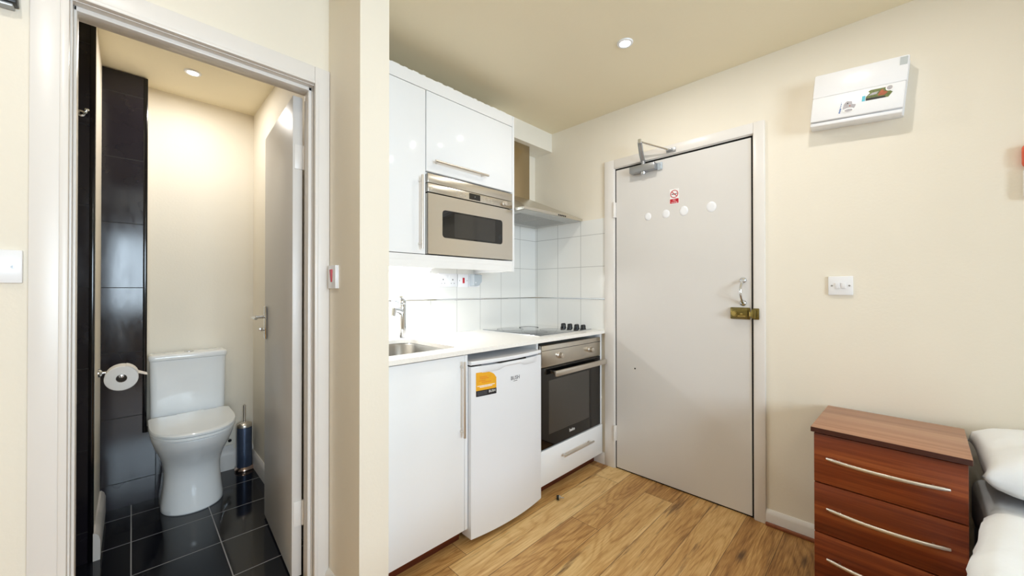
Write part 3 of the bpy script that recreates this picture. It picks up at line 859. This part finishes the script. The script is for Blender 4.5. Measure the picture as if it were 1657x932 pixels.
for z in (.560, .500):
    k = MB().tube([(-1.44, 1.672, z), (-1.44, 2.0, z)], .003, 8).tube([(-1.90, 1.672, z), (-1.90, 2.208, z)], .003, 8).tube([(-1.44, 1.672, z), (-1.90, 1.672, z)], .003, 8).tube([(-1.44, 2.0, z), (-1.44, 2.208, z)], .003, 8)
    for j in range(9):
        k.tube([(-1.44 - .05 * j, 1.672, z + .001), (-1.44 - .05 * j, 2.208, z + .001)], .0015, 6)
    k.build('rack', M['chrome'], ov, True)
hb = thing('hob', (-1.72, 1.95, .912), 'black ceramic hob with four knobs set in white worktop', 'hob')
MB().box(-1.975, -1.455, 1.690, 2.25, .9122, .9165, .0015).build('hob_frame', M['chrome'], hb, True)
MB().box(-1.970, -1.460, 1.695, 2.245, .9163, .9185, .0008).build('glass_top', M['hobglass'], hb, True)
for cx_, cy_, r_ in ((-1.84, 1.83, .09), (-1.60, 1.82, .075), (-1.84, 2.02, .07), (-1.60, 2.0, .09)):
    b = MB()
    for i in range(40):
        a0, a1 = 2 * PI * i / 40, 2 * PI * (i + 1) / 40
        b.prism([(cx_ + q * math.cos(a), cy_ + q * math.sin(a)) for q, a in ((r_, a0), (r_, a1), (r_ - .0025, a1), (r_ - .0025, a0))], 'Z', .9186, .9189)
    b.build('cooking_ring', M['ink'], hb)
for x in (-1.655, -1.598, -1.540, -1.487):
    k = MB().lathe([(.0205, .9186), (.0205, .922), (.018, .924), (.017, .943), (.0155, .946), (.0005, .9465)], (x, 2.185, 0), 'Z', 24)
    k.box(x - .004, x + .004, 2.167, 2.203, .935, .9495, .002)
    k.build('knob', M['black'], hb, True)

# ------------------------------------------------------------------ upper units
UX = -1.635
lu = thing('tall_wall_cabinet', (-1.82, .855, 1.3), 'white gloss wall cabinet above the sink with long vertical handle', 'cabinet')
MB().box(-2.0, UX - .021, .676, .694, 1.366, 2.19).box(-2.0, UX - .021, 1.016, 1.033, 1.366, 2.19).box(-2.0, UX - .021, .694, 1.016, 1.366, 1.384).box(-2.0, UX - .021, .694, 1.016, 2.172, 2.19).build('body', M['carc'], lu)
d = MB().box(UX - .019, UX, .674, 1.0315, 1.366, 2.187, .0025).build('door', M['gloss'], lu, True)
bar_handle(None, (UX + .032, .995, 1.388), (UX + .032, .995, 1.748), 'Z', d, UX)
mu = thing('microwave_cabinet', (-1.82, 1.34, 1.3), 'white gloss wall cabinet with lift-up door above the microwave', 'cabinet')
MB().box(-2.0, UX - .021, 1.0345, 1.042, 1.366, 2.19).box(-2.0, UX - .021, 1.042, 1.643, 1.774, 1.783).box(-2.0, UX - .021, 1.042, 1.643, 2.172, 2.19).build('body', M['carc'], mu)
d = MB().box(UX - .019, UX, 1.0365, 1.6445, 1.784, 2.187, .0025).build('door', M['gloss'], mu, True)
bar_handle(None, (UX + .032, 1.068, 1.834), (UX + .032, 1.425, 1.834), 'Y', d, UX)
MB().box(WK + .01, UX + .002, 1.646, 1.661, 1.300, 2.254, .001).build('end_panel', M['gloss'], mu, True)
cn = MB().box(UX - .016, UX, .674, 1.6455, 2.19, 2.253, .001)
rnd = random.Random(3)
y = .70
while y < 1.62:      # ragged paint and sealant along its top
    l = rnd.uniform(.015, .05)
    cn.box(UX - .012, UX - .001, y, y + l, 2.252, 2.2535 + rnd.uniform(.001, .004), .0005)
    y += l + rnd.uniform(.005, .03)
tag(cn.build('cabinet_cornice', M['carc'], None), 'white fascia strip along top of the wall cabinets', 'fascia')
pm = MB().box(WK + .01, UX - .001, .674, 1.6455, 1.335, 1.363).box(UX - .019, UX - .001, .674, 1.6455, 1.300, 1.335, .001)
tag(pm.build('cabinet_pelmet', M['carc'], None), 'white pelmet panel along bottom of the wall cabinets', 'pelmet')
# lit strip under the units
ul = thing('strip_light', (-1.965, 1.0, 1.32), 'lit strip light under the wall cabinets above sink', 'light')
MB().box(-2.004, -1.955, .70, 1.30, 1.318, 1.334, .003).build('housing', M['plastic'], ul, True)
MB().cyl((-1.978, .72, 1.312), (-1.978, 1.28, 1.312), .010, seg=16).build('tube', M['tube'], ul, True)

# microwave
my0, my1 = 1.044, 1.6435
mw = thing('microwave', (-1.8, 1.34, 1.37), 'built-in stainless steel microwave in the wall cabinets', 'microwave')
MB().box(-1.98, UX - .02, my0 + .004, my1 - .004, 1.372, 1.77).build('body', M['gap'], mw)
MB().box(UX - .02, UX + .002, my0, my1, 1.728, 1.775, .002).build('top_trim', M['steel'], mw, True)
mp = MB().box(UX - .02, UX + .003, my0, my1, 1.681, 1.7255, .002).build('control_panel', M['steel'], mw, True)
MB().box(UX + .002, UX + .0042, 1.307, 1.386, 1.687, 1.721, .0008).build('display', M['blackglass'], mp)
text('display_digits', '1', .010, M['white'], mp, face_x(UX + .0044, 1.347, 1.704), .0002)
bt = MB
for y in (1.225, 1.250, 1.275, 1.405, 1.430, 1.455, 1.480):
    for z in (1.696, 1.711):
        MB().lathe([(.0042, 0), (.0038, .0018), (.0004, .002)], (UX + .003, y, z), 'X', 14).build('button', M['bar'], mp, True)
MB().lathe([(.0145, 0), (.0145, .003), (.0125, .004), (.012, .016), (.0005, .017)], (UX + .003, 1.575, 1.704), 'X', 24).build('knob', M['bar'], mp, True)
MB().lathe([(.008, 0), (.0075, .001), (.0004, .0012)], (UX + .003, 1.066, 1.70), 'X', 16).build('round_mark', M['bar'], mp, True)
md = MB()
my_0, my_1, mz_0, mz_1 = 1.135, 1.553, 1.462, 1.597
frame_x(md, UX - .02, UX + .004, my0, my1, 1.369, 1.675, my_0, my_1, mz_0, mz_1)
mdo = md.build('door', M['steel'], mw)
wp = MB().loft([rrect(0, mz_1 - mz_0, my_0, my_1, 0, .016)])  if False else None
win_ = MB()
pts = rrect(mz_0 - .004, mz_1 + .004, my_0 - .004, my_1 + .004, 0, .018)
win_.loft([[(UX + .0035, y, z) for z, y, _ in pts], [(UX + .0055, y, z) for z, y, _ in pts]])
tag(win_.build('window', M['blackglass'], mdo, True), 'black glass window')
pts = rrect(mz_0 + .004, mz_1 - .004, my_0 + .07, my_1 - .055, 0, .004)
MB().loft([[(UX + .0054, y, z) for z, y, _ in pts], [(UX + .0058, y, z) for z, y, _ in pts]]).build('mesh_screen', mat('smoked_screen', rgb(52, 50, 47), .08, var=.08, vscale=5), mdo)

# extractor hood
hd = thing('extractor_hood', (-1.8, 1.97, 1.68), 'steel chimney cooker hood above the hob', 'extractor hood')
MB().box(WK + .001, -1.885, 1.862, 2.078, 1.855, 2.2495, .001).build('chimney', M['steel_v'], hd, True)
c = MB()
hx0, hx1, hy0, hy1 = WK + .009, -1.552, 1.666, 2.274
c.loft([[(hx0, hy0, 1.678), (hx1, hy0, 1.678), (hx1, hy1, 1.678), (hx0, hy1, 1.678)], [(hx0, hy0, 1.694), (hx1, hy0, 1.694), (hx1, hy1, 1.694), (hx0, hy1, 1.694)], [(WK + .009, 1.858, 1.856), (-1.882, 1.858, 1.856), (-1.882, 2.082, 1.856), (WK + .009, 2.082, 1.856)]])
c.build('canopy', M['steel'], hd)
MB().box(hx0 + .01, hx1 - .012, hy0 + .012, hy1 - .012, 1.6745, 1.679, .001).build('underside_panel', M['hoodunder'], hd)
for a, b in ((hy0 + .07, 1.966), (1.974, hy1 - .07)):
    MB().box(hx0 + .08, hx1 - .10, a, b, 1.671, 1.6755, .002).build('grease_filter', M['filter'], hd)
for j in range(5):
    MB().lathe([(.005, 0), (.0045, .003), (.0004, .0035)], (hx1, 2.0 + .018 * j, 1.686), 'X', 12).build('button', M['black'], hd, True)

# ------------------------------------------------------------------ sockets and switches
def plate_x(name, x, y0, y1, z0, z1, label, cat, t=.010, group=None):
    o = thing(name, (x, (y0 + y1) / 2, (z0 + z1) / 2), label, cat, group)
    MB().box(x, x + t, y0, y1, z0, z1, .003).build('face_plate', M['plastic'], o, True)
    return o
TX_ = WK + .0082
o = plate_x('wall_socket', TX_, 1.352, 1.498, 1.206, 1.292, 'white double socket on tiles under the wall cabinets', 'socket', .012)
for yc in (1.388, 1.462):
    MB().box(TX_ + .012, TX_ + .0125, yc - .0035, yc + .0035, 1.249, 1.258).box(TX_ + .012, TX_ + .0125, yc - .014, yc - .008, 1.228, 1.232).box(TX_ + .012, TX_ + .0125, yc + .008, yc + .014, 1.228, 1.232).build('pin_holes', M['greyink'], o)
for yc in (1.412, 1.438):
    MB().box(TX_ + .012, TX_ + .0155, yc - .006, yc + .006, 1.264, 1.282, .0015).build('rocker', M['plastic'], o, True)
o = plate_x('cooker_switch', TX_, 1.504, 1.590, 1.206, 1.292, 'white switch plate with red rocker, right of the double socket', 'switch', .012)
MB().box(TX_ + .012, TX_ + .017, 1.541, 1.556, 1.232, 1.268, .002).build('rocker', M['red'], o, True)
for q in (1.517, 1.578):
    MB().cyl((TX_ + .012, q, 1.249), (TX_ + .0128, q, 1.249), .003, seg=12).build('screw', M['dchrome'], o)
o = thing('junction_box', (TX_, 1.64, 1.25), 'pale grey chamfered plastic box beside the red cooker switch', 'junction box')
MB().box(TX_, TX_ + .012, 1.597, 1.688, 1.208, 1.296, .002).build('back_plate', M['plastic'], o, True)
bx = MB().loft([[(TX_ + .012, y, z) for y, z in ((1.600, 1.212), (1.658, 1.212), (1.684, 1.238), (1.684, 1.292), (1.600, 1.292))], [(TX_ + .055, y, z) for y, z in ((1.605, 1.218), (1.650, 1.218), (1.672, 1.244), (1.672, 1.288), (1.605, 1.288))]])
bx.build('cover', M['plasticg'], o)
MB().cyl((TX_ + .054, 1.618, 1.236), (TX_ + .0565, 1.618, 1.236), .0045, seg=12).build('screw', M['plastic'], o, True)
# fan isolator on the partition (faces -Y)
PY = .562
o = thing('fan_isolator', (-1.56, PY, 1.238), 'white isolator switch with red mark beside bathroom door frame', 'switch')
MB().box(-1.578, -1.498, PY - .007, PY, 1.193, 1.283, .002).build('back_box', M['plastic'], o, True)
MB().box(-1.578, -1.498, PY - .0135, PY - .0072, 1.193, 1.283, .002).build('face_plate', M['plastic'], o, True)
MB().loft([[(-1.549, PY - .0135, 1.268), (-1.527, PY - .0135, 1.268), (-1.532, PY - .0135, 1.218), (-1.544, PY - .0135, 1.218)], [(-1.548, PY - .018, 1.266), (-1.528, PY - .018, 1.266), (-1.533, PY - .016, 1.220), (-1.543, PY - .016, 1.220)]]).build('rocker', M['red'], o)
# left wall switch
o = thing('light_switch', (WD, -.243, 1.248), 'white light switch at left picture edge beside bathroom door frame', 'switch')
MB().box(WD, WD + .010, -.287, -.201, 1.205, 1.291, .003).build('face_plate', M['plastic'], o, True)
MB().box(WD + .010, WD + .015, -.252, -.242, 1.236, 1.262, .002).build('rocker', M['plasticg'], o, True)
for q in (-.216, -.272):
    MB().lathe([(.0042, 0), (.0042, .0008), (.0003, .001)], (WD + .010, q, 1.247), 'X', 14).build('screw', M['dchrome'], o)
# double switch on the right
o = thing('light_switch', (-.155, WB, 1.206), 'white double light switch on cream wall above the drawers', 'switch')
MB().box(-.199, -.113, WB - .011, WB, 1.163, 1.249, .003).build('face_plate', M['plastic'], o, True)
for x in (-.1665, -.1455):
    MB().box(x - .0085, x + .0085, WB - .0165, WB - .0108, 1.193, 1.219, .002, rot=Matrix.Rotation(math.radians(6), 3, 'X')).build('rocker', M['plastic'], o, True)
for x in (-.186, -.1255):
    MB().cyl((x, WB - .0108, 1.206), (x, WB - .0118, 1.206), .0038, seg=14).build('screw', M['dchrome'], o)

# consumer unit
fb = thing('fuse_box', (-.095, WB, 2.03), 'white fuse box with two stickers high on cream wall', 'fuse box')
tilt = Matrix.Rotation(math.radians(5.2), 3, 'Y')
piv = (-.095, WB, 2.04)
def fbbox(name, x0, x1, y0, y1, z0, z1, m, bev=.003, par=None):
    return MB().box(x0, x1, y0, y1, z0, z1, bev, rot=tilt, piv=piv).build(name, m, par or fb, True)
fbbox('back_tray', -.248, .058, WB - .03, WB, 1.925, 2.150, M['plastic'])
fbbox('upper_cover', -.246, .056, WB - .088, WB - .0302, 2.046, 2.150, M['plastic'], .006)
fc = fbbox('breaker_flap', -.244, .054, WB - .098, WB - .0302, 1.938, 2.044, M['plastic'], .005)
fbbox('bottom_lip', -.244, .054, WB - .088, WB - .0302, 1.920, 1.9372, M['plastic'], .005)
fbbox('corner_label', .029, .051, WB - .0890, WB - .0878, 2.112, 2.143, M['labelgrey'], 0)
def fbpoly(name, pts, m, par, off=0.):
    b = MB().prism(pts, 'Y', WB - .0988 - off, WB - .0978 - off)
    bmesh.ops.rotate(b.bm, verts=b.bm.verts, cent=piv, matrix=tilt)
    return b.build(name, m, par)
fbbox('seam_shade', -.243, .053, WB - .086, WB - .0303, 2.0441, 2.0459, M['gap'], 0)  # shade of the open seam painted as a dark strip
s1_ = fbpoly('sticker', [(-.062, 1.990), (.007, 1.990), (.018, 2.008), (.010, 2.014), (.018, 2.020), (.009, 2.031), (-.050, 2.031), (-.056, 2.026), (-.050, 2.02), (-.062, 2.006)], M['green'], fc)
tag(s1_, 'sticker with green and rust print')
fbpoly('sticker_print', [(-.026, 2.002), (-.006, 2.000), (.004, 2.010), (-.008, 2.018), (-.014, 2.026), (-.022, 2.016)], M['rust'], s1_, .0008)
fbpoly('sticker_print', [(-.056, 2.008), (-.030, 2.010), (-.024, 2.02), (-.044, 2.018)], M['fur'], s1_, .0008)
fbpoly('sticker_print', [(-.062, 1.9905), (-.0, 1.9905), (-.004, 1.996), (-.062, 1.999)], M['ink'], s1_, .0008)
fbpoly('sticker_badge', [(.008 + .0125 * math.cos(a * PI / 8), 2.026 + .0125 * math.sin(a * PI / 8)) for a in range(16)], M['white'], s1_, .0012)
fbpoly('sticker_badge', [(.008 + .0085 * math.cos(a * PI / 8), 2.026 + .0085 * math.sin(a * PI / 8)) for a in range(16)], M['fur'], s1_, .0018)
fbpoly('sticker_tab', [(-.074, 1.990), (-.064, 1.990), (-.064, 2.012), (-.074, 2.012)], M['cyan'], s1_, 0)
s2_ = fbpoly('sticker', [(-.134, 1.972), (-.100, 1.962), (-.094, 1.975), (-.092, 1.984), (-.104, 1.988), (-.106, 2.0), (-.122, 2.004), (-.128, 1.998), (-.132, 1.99)], M['fur'], fc)
tag(s2_, 'small sticker with grey and blue print')
fbpoly('sticker_print', [(-.121, 1.991), (-.117, 1.991), (-.117, 1.995), (-.121, 1.995)], M['ink'], s2_, .0008)
fbpoly('sticker_print', [(-.113, 1.980), (-.109, 1.980), (-.109, 1.984), (-.113, 1.984)], M['rust'], s2_, .0008)
for q in range(7):
    fbpoly('sticker_tab', [(-.146 + .001 * q, 1.957 + .007 * q), (-.141 + .001 * (q % 3), 1.957 + .007 * q), (-.141 + .001 * (q % 3), 1.962 + .007 * q), (-.1465 + .001 * q, 1.962 + .007 * q)], M['blue'], s2_, 0)
fbpoly('sticker_badge', [(-.114 + .019 * math.cos(a * PI / 8), 1.964 + .010 * math.sin(a * PI / 8)) for a in range(16)], M['white'], s2_, .0012)
fbpoly('sticker_badge', [(-.114 + .013 * math.cos(a * PI / 8), 1.963 + .006 * math.sin(a * PI / 8)) for a in range(16)], M['fur'], s2_, .0018)

# fittings cut by the picture edges
o = thing('wall_fitting', (.37, WB, 1.58), 'white and red wall fitting cut by right picture edge', 'wall fitting')
MB().box(.346, .43, WB - .03, WB - .0005, 1.515, 1.628, .012, 3).build('cover', M['plastic'], o, True)
MB().box(.343, .432, WB - .032, WB - .0005, 1.629, 1.712, .014, 3).build('cap', M['alarm'], o, True)
o = thing('black_wall_fitting', (WD, -.26, 1.95), 'black wall fitting at top left corner, above light switch', 'wall fitting')  # black fitting of unknown use; its hidden shape is guessed
MB().box(WD + .002, WD + .035, -.33, -.212, 1.916, 2.0, .003, rot=Matrix.Rotation(math.radians(4), 3, 'X')).build('body', M['black'], o, True)
MB().box(WD + .0005, WD + .028, -.33, -.220, 1.908, 1.9165, .002, rot=Matrix.Rotation(math.radians(4), 3, 'X'), piv=(WD, -.274, 1.966)).build('rim', M['dchrome'], o, True)

# small loose knob on the floor
o = thing('loose_knob', (-1.327, 1.707, 0), 'small black and silver knob lying on the wood floor by fridge', 'knob')
kb = MB().lathe([(.0005, -.012), (.011, -.012), (.013, -.008), (.013, .002)], (-1.327, 1.707, .0135), 'X', 20)
km = Matrix.Translation((-1.327, 1.707, .0135)) @ Matrix.Rotation(math.radians(35), 4, 'Z') @ Matrix.Translation((1.327, -1.707, -.0135))
bmesh.ops.transform(kb.bm, matrix=km, verts=kb.bm.verts)
kb.build('cap', M['black'], o, True)
kb = MB().lathe([(.013, .0022), (.0132, .006), (.010, .010), (.004, .011), (.004, .03), (.0005, .031)], (-1.327, 1.707, .0135), 'X', 20)
bmesh.ops.transform(kb.bm, matrix=km, verts=kb.bm.verts)
kb.build('collar', M['chrome'], o, True)

# ------------------------------------------------------------------ chest of drawers
dr = thing('bedside_drawers', (-.008, 2.06, 0), 'mahogany chest of drawers with silver bow handles beside the bed', 'chest of drawers')
DW, DD, DH = .404, .398, .655
y_f = -DD / 2
parts = []
def dpart(mb, name, m, par, smooth=True):
    o = mb.build(name, m, None, smooth)
    o.parent = par
    parts.append(o)
    return o
dpart(MB().box(-DW / 2 + .008, -DW / 2 + .024, y_f + .028, DD / 2 - .002, 0, DH - .019).box(DW / 2 - .024, DW / 2 - .008, y_f + .028, DD / 2 - .002, 0, DH - .019).box(-DW / 2 + .024, DW / 2 - .024, DD / 2 - .012, DD / 2 - .004, .01, DH - .019).box(-DW / 2 + .024, DW / 2 - .024, y_f + .03, DD / 2 - .012, .02, .036).box(-DW / 2 + .024, DW / 2 - .024, y_f + .04, y_f + .055, 0, .055), 'carcass', M['dressdk'], dr)
dpart(MB().box(-DW / 2, DW / 2, y_f + .001, DD / 2, DH - .019, DH, .0015), 'top', M['dresstop'], dr)
dpart(MB().box(-DW / 2 + .0005, DW / 2 - .0005, y_f, y_f + .0008, DH - .0185, DH - .0008), 'top_edging', M['dressdk'], dr)
for i in range(3):
    z1_ = DH - .024 - .1915 * i
    z0_ = z1_ - .1868
    d = dpart(MB().box(-DW / 2 + .009, DW / 2 - .009, y_f + .010, y_f + .0275, z0_, z1_, .0015), 'drawer', M['dresser'], dr)
    zc = z1_ - .089
    pts, rad = [], []
    for k in range(21):
        u = k / 20 * 2 - 1
        pts.append((u * .155, y_f + .006 - .026 * (1 - u * u), zc))
        rad.append(.0068 if abs(u) < .9 else .0068 * (1 - (abs(u) - .9) * 3))
    h = MB().tube(pts, rad, 12, (.75, 1.))
    h.cyl((-.118, y_f + .011, zc), (-.118, y_f - .006, zc), .0045, seg=10).cyl((.118, y_f + .011, zc), (.118, y_f - .006, zc), .0045, seg=10)
    dpart(h, 'handle', M['bar'], d)
dr.rotation_euler = (0, 0, math.radians(-2.6))

# ------------------------------------------------------------------ bed
BX0, BX1, BY0, BY1 = .215, 1.13, .35, 2.262
bd = thing('bed', (.66, 1.3, 0), 'single bed with white sheet beside the drawers, at right edge', 'bed')
MB().box(BX0 + .01, BX1, BY0, BY1, .06, .30, .015).build('base', M['fabric'], bd, True)
MB().box(BX0 + .002, BX1, BY0, BY1, .302, .485, .04, 4).build('mattress', M['fabric'], bd, True)
for x in (BX0 + .08, BX1 - .08):
    for y in (BY0 + .08, BY1 - .08):
        MB().cyl((x, y, 0), (x, y, .062), .022, .026, 14).build('leg', M['black'], bd, True)

def fbm(p, s):
    return noise.fractal(Vector(p) * s, 1., 2., 4)
# pillow
def pillow(x0, x1, y0, y1, zb, h):
    nx, ny = 56, 40
    b = MB()
    cx_, cy_ = (x0 + x1) / 2, (y0 + y1) / 2
    def prof(u, v):
        a = max(0, 1 - abs(u) ** 3.2)
        c = max(0, 1 - abs(v) ** 3.2)
        return (a * c) ** .45
    grids = []
    for side in (1, -1):
        g = []
        for i in range(nx + 1):
            row = []
            for j in range(ny + 1):
                u, v = i / nx * 2 - 1, j / ny * 2 - 1
                t = prof(u, v)
                pin = 1 - .05 * (1 - abs(u) ** 6) * abs(v) ** 8
                pin2 = 1 - .05 * (1 - abs(v) ** 6) * abs(u) ** 8
                x = cx_ + u * (x1 - x0) / 2 * pin2
                y = cy_ + v * (y1 - y0) / 2 * pin
                z = zb + h * .45 + side * h * (.55 if side > 0 else .45) * t
                if 0 < i < nx and 0 < j < ny:
                    z += side * t * .012 * fbm((x, y, side), 7) + side * t * .004 * fbm((x * 2.2, y, 4), 16)
                z += .035 * max(0, v) * t ** .15 + .03 * max(0, v) * (1 - t)
                row.append((x, y, max(z, zb)))
            g.append(row)
        grids.append(g)
    V = {}
    def vert(s, i, j):
        key = (0 if (i in (0, nx) or j in (0, ny)) else s, i, j)
        if key not in V:
            V[key] = b.bm.verts.new(grids[0 if s == 1 else 1][i][j])
        return V[key]
    for s in (1, 2):
        for i in range(nx):
            for j in range(ny):
                q = [vert(s, i, j), vert(s, i + 1, j), vert(s, i + 1, j + 1), vert(s, i, j + 1)]
                b.bm.faces.new(q if s == 1 else q[::-1])
    return b
pw = pillow(.207, .86, 1.935, 2.264, .498, .19).build('pillow', M['fabric'], None, True, auto=False)
tag(pw, 'plump white pillow at head of the bed against cream wall', 'pillow')

# duvet : grid over the bed, draped over the near-left side
def duvet():
    b = MB()
    nx, ny = 60, 70
    xs0, xs1, ys0, ys1 = -.34, .62, .3, 1.865
    top = []
    for j in range(ny + 1):
        row = []
        y = ys0 + (ys1 - ys0) * j / ny
        bulge = .085 * min(1, max(0, (1.95 - y) / .45))
        ex = .222 - bulge
        for i in range(nx + 1):
            s = xs0 + (xs1 + .6 - xs0) * i / nx       # arclength-like coordinate, 0 = edge
            r = .05
            zt = .522
            if s >= r:
                x, z = ex + s, zt
            elif s > -r * .57:
                a = (r - s) / (r * 1.57) * PI / 2
                x, z = ex + r - r * math.sin(a), zt - r + r * math.cos(a)
            else:
                x, z = ex + .012 * math.sin(y * 14), zt - r - (-r * .57 - s)
            wv = .012 * fbm((x * .9, y, z), 5) + .005 * fbm((x, y, z), 14)
            z += wv if s > 0 else 0
            x += -wv * 1.2 if s <= 0 else 0
            # round off the head edge
            e = (ys1 - y)
            if e < .05:
                z -= (.05 - math.sqrt(max(0, .05 ** 2 - (.05 - e) ** 2))) * .8
            row.append((x, y, max(z, .25)))
        top.append(row)
    vv = [[b.bm.verts.new(p) for p in row] for row in top]
    for j in range(ny):
        for i in range(nx):
            b.bm.faces.new((vv[j][i], vv[j][i + 1], vv[j + 1][i + 1], vv[j + 1][i]))
    return b
dv = duvet().build('duvet', M['fabric'], None, True, auto=False)
md_ = dv.modifiers.new('thick', 'SOLIDIFY')
md_.thickness = .03
md_.offset = -1 if False else -1
tag(dv, 'white duvet draped over the bed below the pillow', 'duvet')

# ------------------------------------------------------------------ downlights
def downlight(x, y, label, energy, r=.034, group=None, cz=CZ):
    o = thing('ceiling_downlight', (x, y, cz), label, 'ceiling light', group)
    b = MB()
    b.lathe([(r * .72, -.0005), (r * .76, -.006), (r * 1.02, -.006), (r * 1.12, -.001), (r * 1.12, -.0002), (r * .72, -.0002), (r * .72, -.0005)], (x, y, cz), 'Z', 36, False)
    b.build('bezel', M['plastic'], o, True)
    MB().lathe([(r * .72, -.001), (r * .5, -.003), (.0005, -.004)], (x, y, cz), 'Z', 28).build('lamp', M['lamp'], o, True)
    l = bpy.data.lights.new('downlight_lamp', 'AREA')
    l.energy = energy
    l.color = (1., .965, .91)
    l.shape = 'DISK'
    l.size = .05
    lo = bpy.data.objects.new('downlight_beam', l)
    lo.location = (x, y, cz - .012)
    COL.objects.link(lo)
    return o
DL = 'ceiling downlights'
E_ROOM, E_BATH = 4., 4.7
downlight(-.905, 1.690, 'round lit downlight in the ceiling in front of entry door', E_ROOM, group=DL)
downlight(-2.72, .234, 'round lit downlight in bathroom ceiling above the toilet', E_BATH, group=DL)
for x, y, e in ((-.13, 1.61, E_ROOM), (-.9, -.3, E_ROOM), (.9, .3, E_ROOM)):  # first is known from its reflection, the other two are added unseen fill
    l = bpy.data.lights.new('downlight_and_fill', 'AREA')
    l.energy = e
    l.color = (1., .965, .91)
    l.shape = 'DISK'
    l.size = .05
    lo = bpy.data.objects.new('downlight_and_fill', l)
    lo.location = (x, y, CZ - .012)
    COL.objects.link(lo)

def area(name, loc, rot, sx, sy, e, col):
    l = bpy.data.lights.new(name, 'AREA')
    l.shape = 'RECTANGLE'
    l.size, l.size_y, l.energy, l.color = sx, sy, e, col
    lo = bpy.data.objects.new(name, l)
    lo.location = loc
    lo.rotation_euler = rot
    COL.objects.link(lo)
    return lo
# daylight through the window of the room, and the strip light's own output
area('daylight', (WR + .14, (wy0 + wy1) / 2, (wz0 + wz1) / 2), (0, math.radians(90), 0), wz1 - wz0, wy1 - wy0, 165., (.73, .87, 1.))
area('strip_glow', (-1.978, 1.0, 1.300), (0, math.radians(-12), 0), .02, .55, 4.6, (1., 1., 1.))

wd = bpy.data.worlds.new('sky')
bpy.context.scene.world = wd
wd.use_nodes = True
bg = wd.node_tree.nodes['Background']
bg.inputs[0].default_value = (.75, .86, 1., 1)
bg.inputs[1].default_value = 1.

# ------------------------------------------------------------------ camera
F_PX, YAW, PITCH, ROLL = 612.5, .783068593, .005260, -.000343
fw = Vector((-math.sin(YAW) * math.cos(PITCH), math.cos(YAW) * math.cos(PITCH), math.sin(PITCH)))
r0 = Vector((math.cos(YAW), math.sin(YAW), 0))
u0 = r0.cross(fw)
r = r0 * math.cos(ROLL) + u0 * math.sin(ROLL)
u = -r0 * math.sin(ROLL) + u0 * math.cos(ROLL)
cam = bpy.data.cameras.new('camera')
cam.sensor_width = 36
cam.lens = F_PX / 1657 * 36
cam.clip_start = .02
co = bpy.data.objects.new('camera', cam)
co.matrix_world = Matrix(((r.x, u.x, -fw.x, 0), (r.y, u.y, -fw.y, 0), (r.z, u.z, -fw.z, 1.187), (0, 0, 0, 1)))
COL.objects.link(co)
sc = bpy.context.scene
sc.camera = co
sc.view_settings.view_transform = 'Standard'
sc.view_settings.look = 'None'
sc.view_settings.gamma = 1
sc.view_settings.exposure = -.1
sc.view_settings.use_curve_mapping = False
sc.cycles.use_denoising = True
sc.cycles.max_bounces = 10
sc.cycles.diffuse_bounces = 6
sc.cycles.sample_clamp_indirect = 8
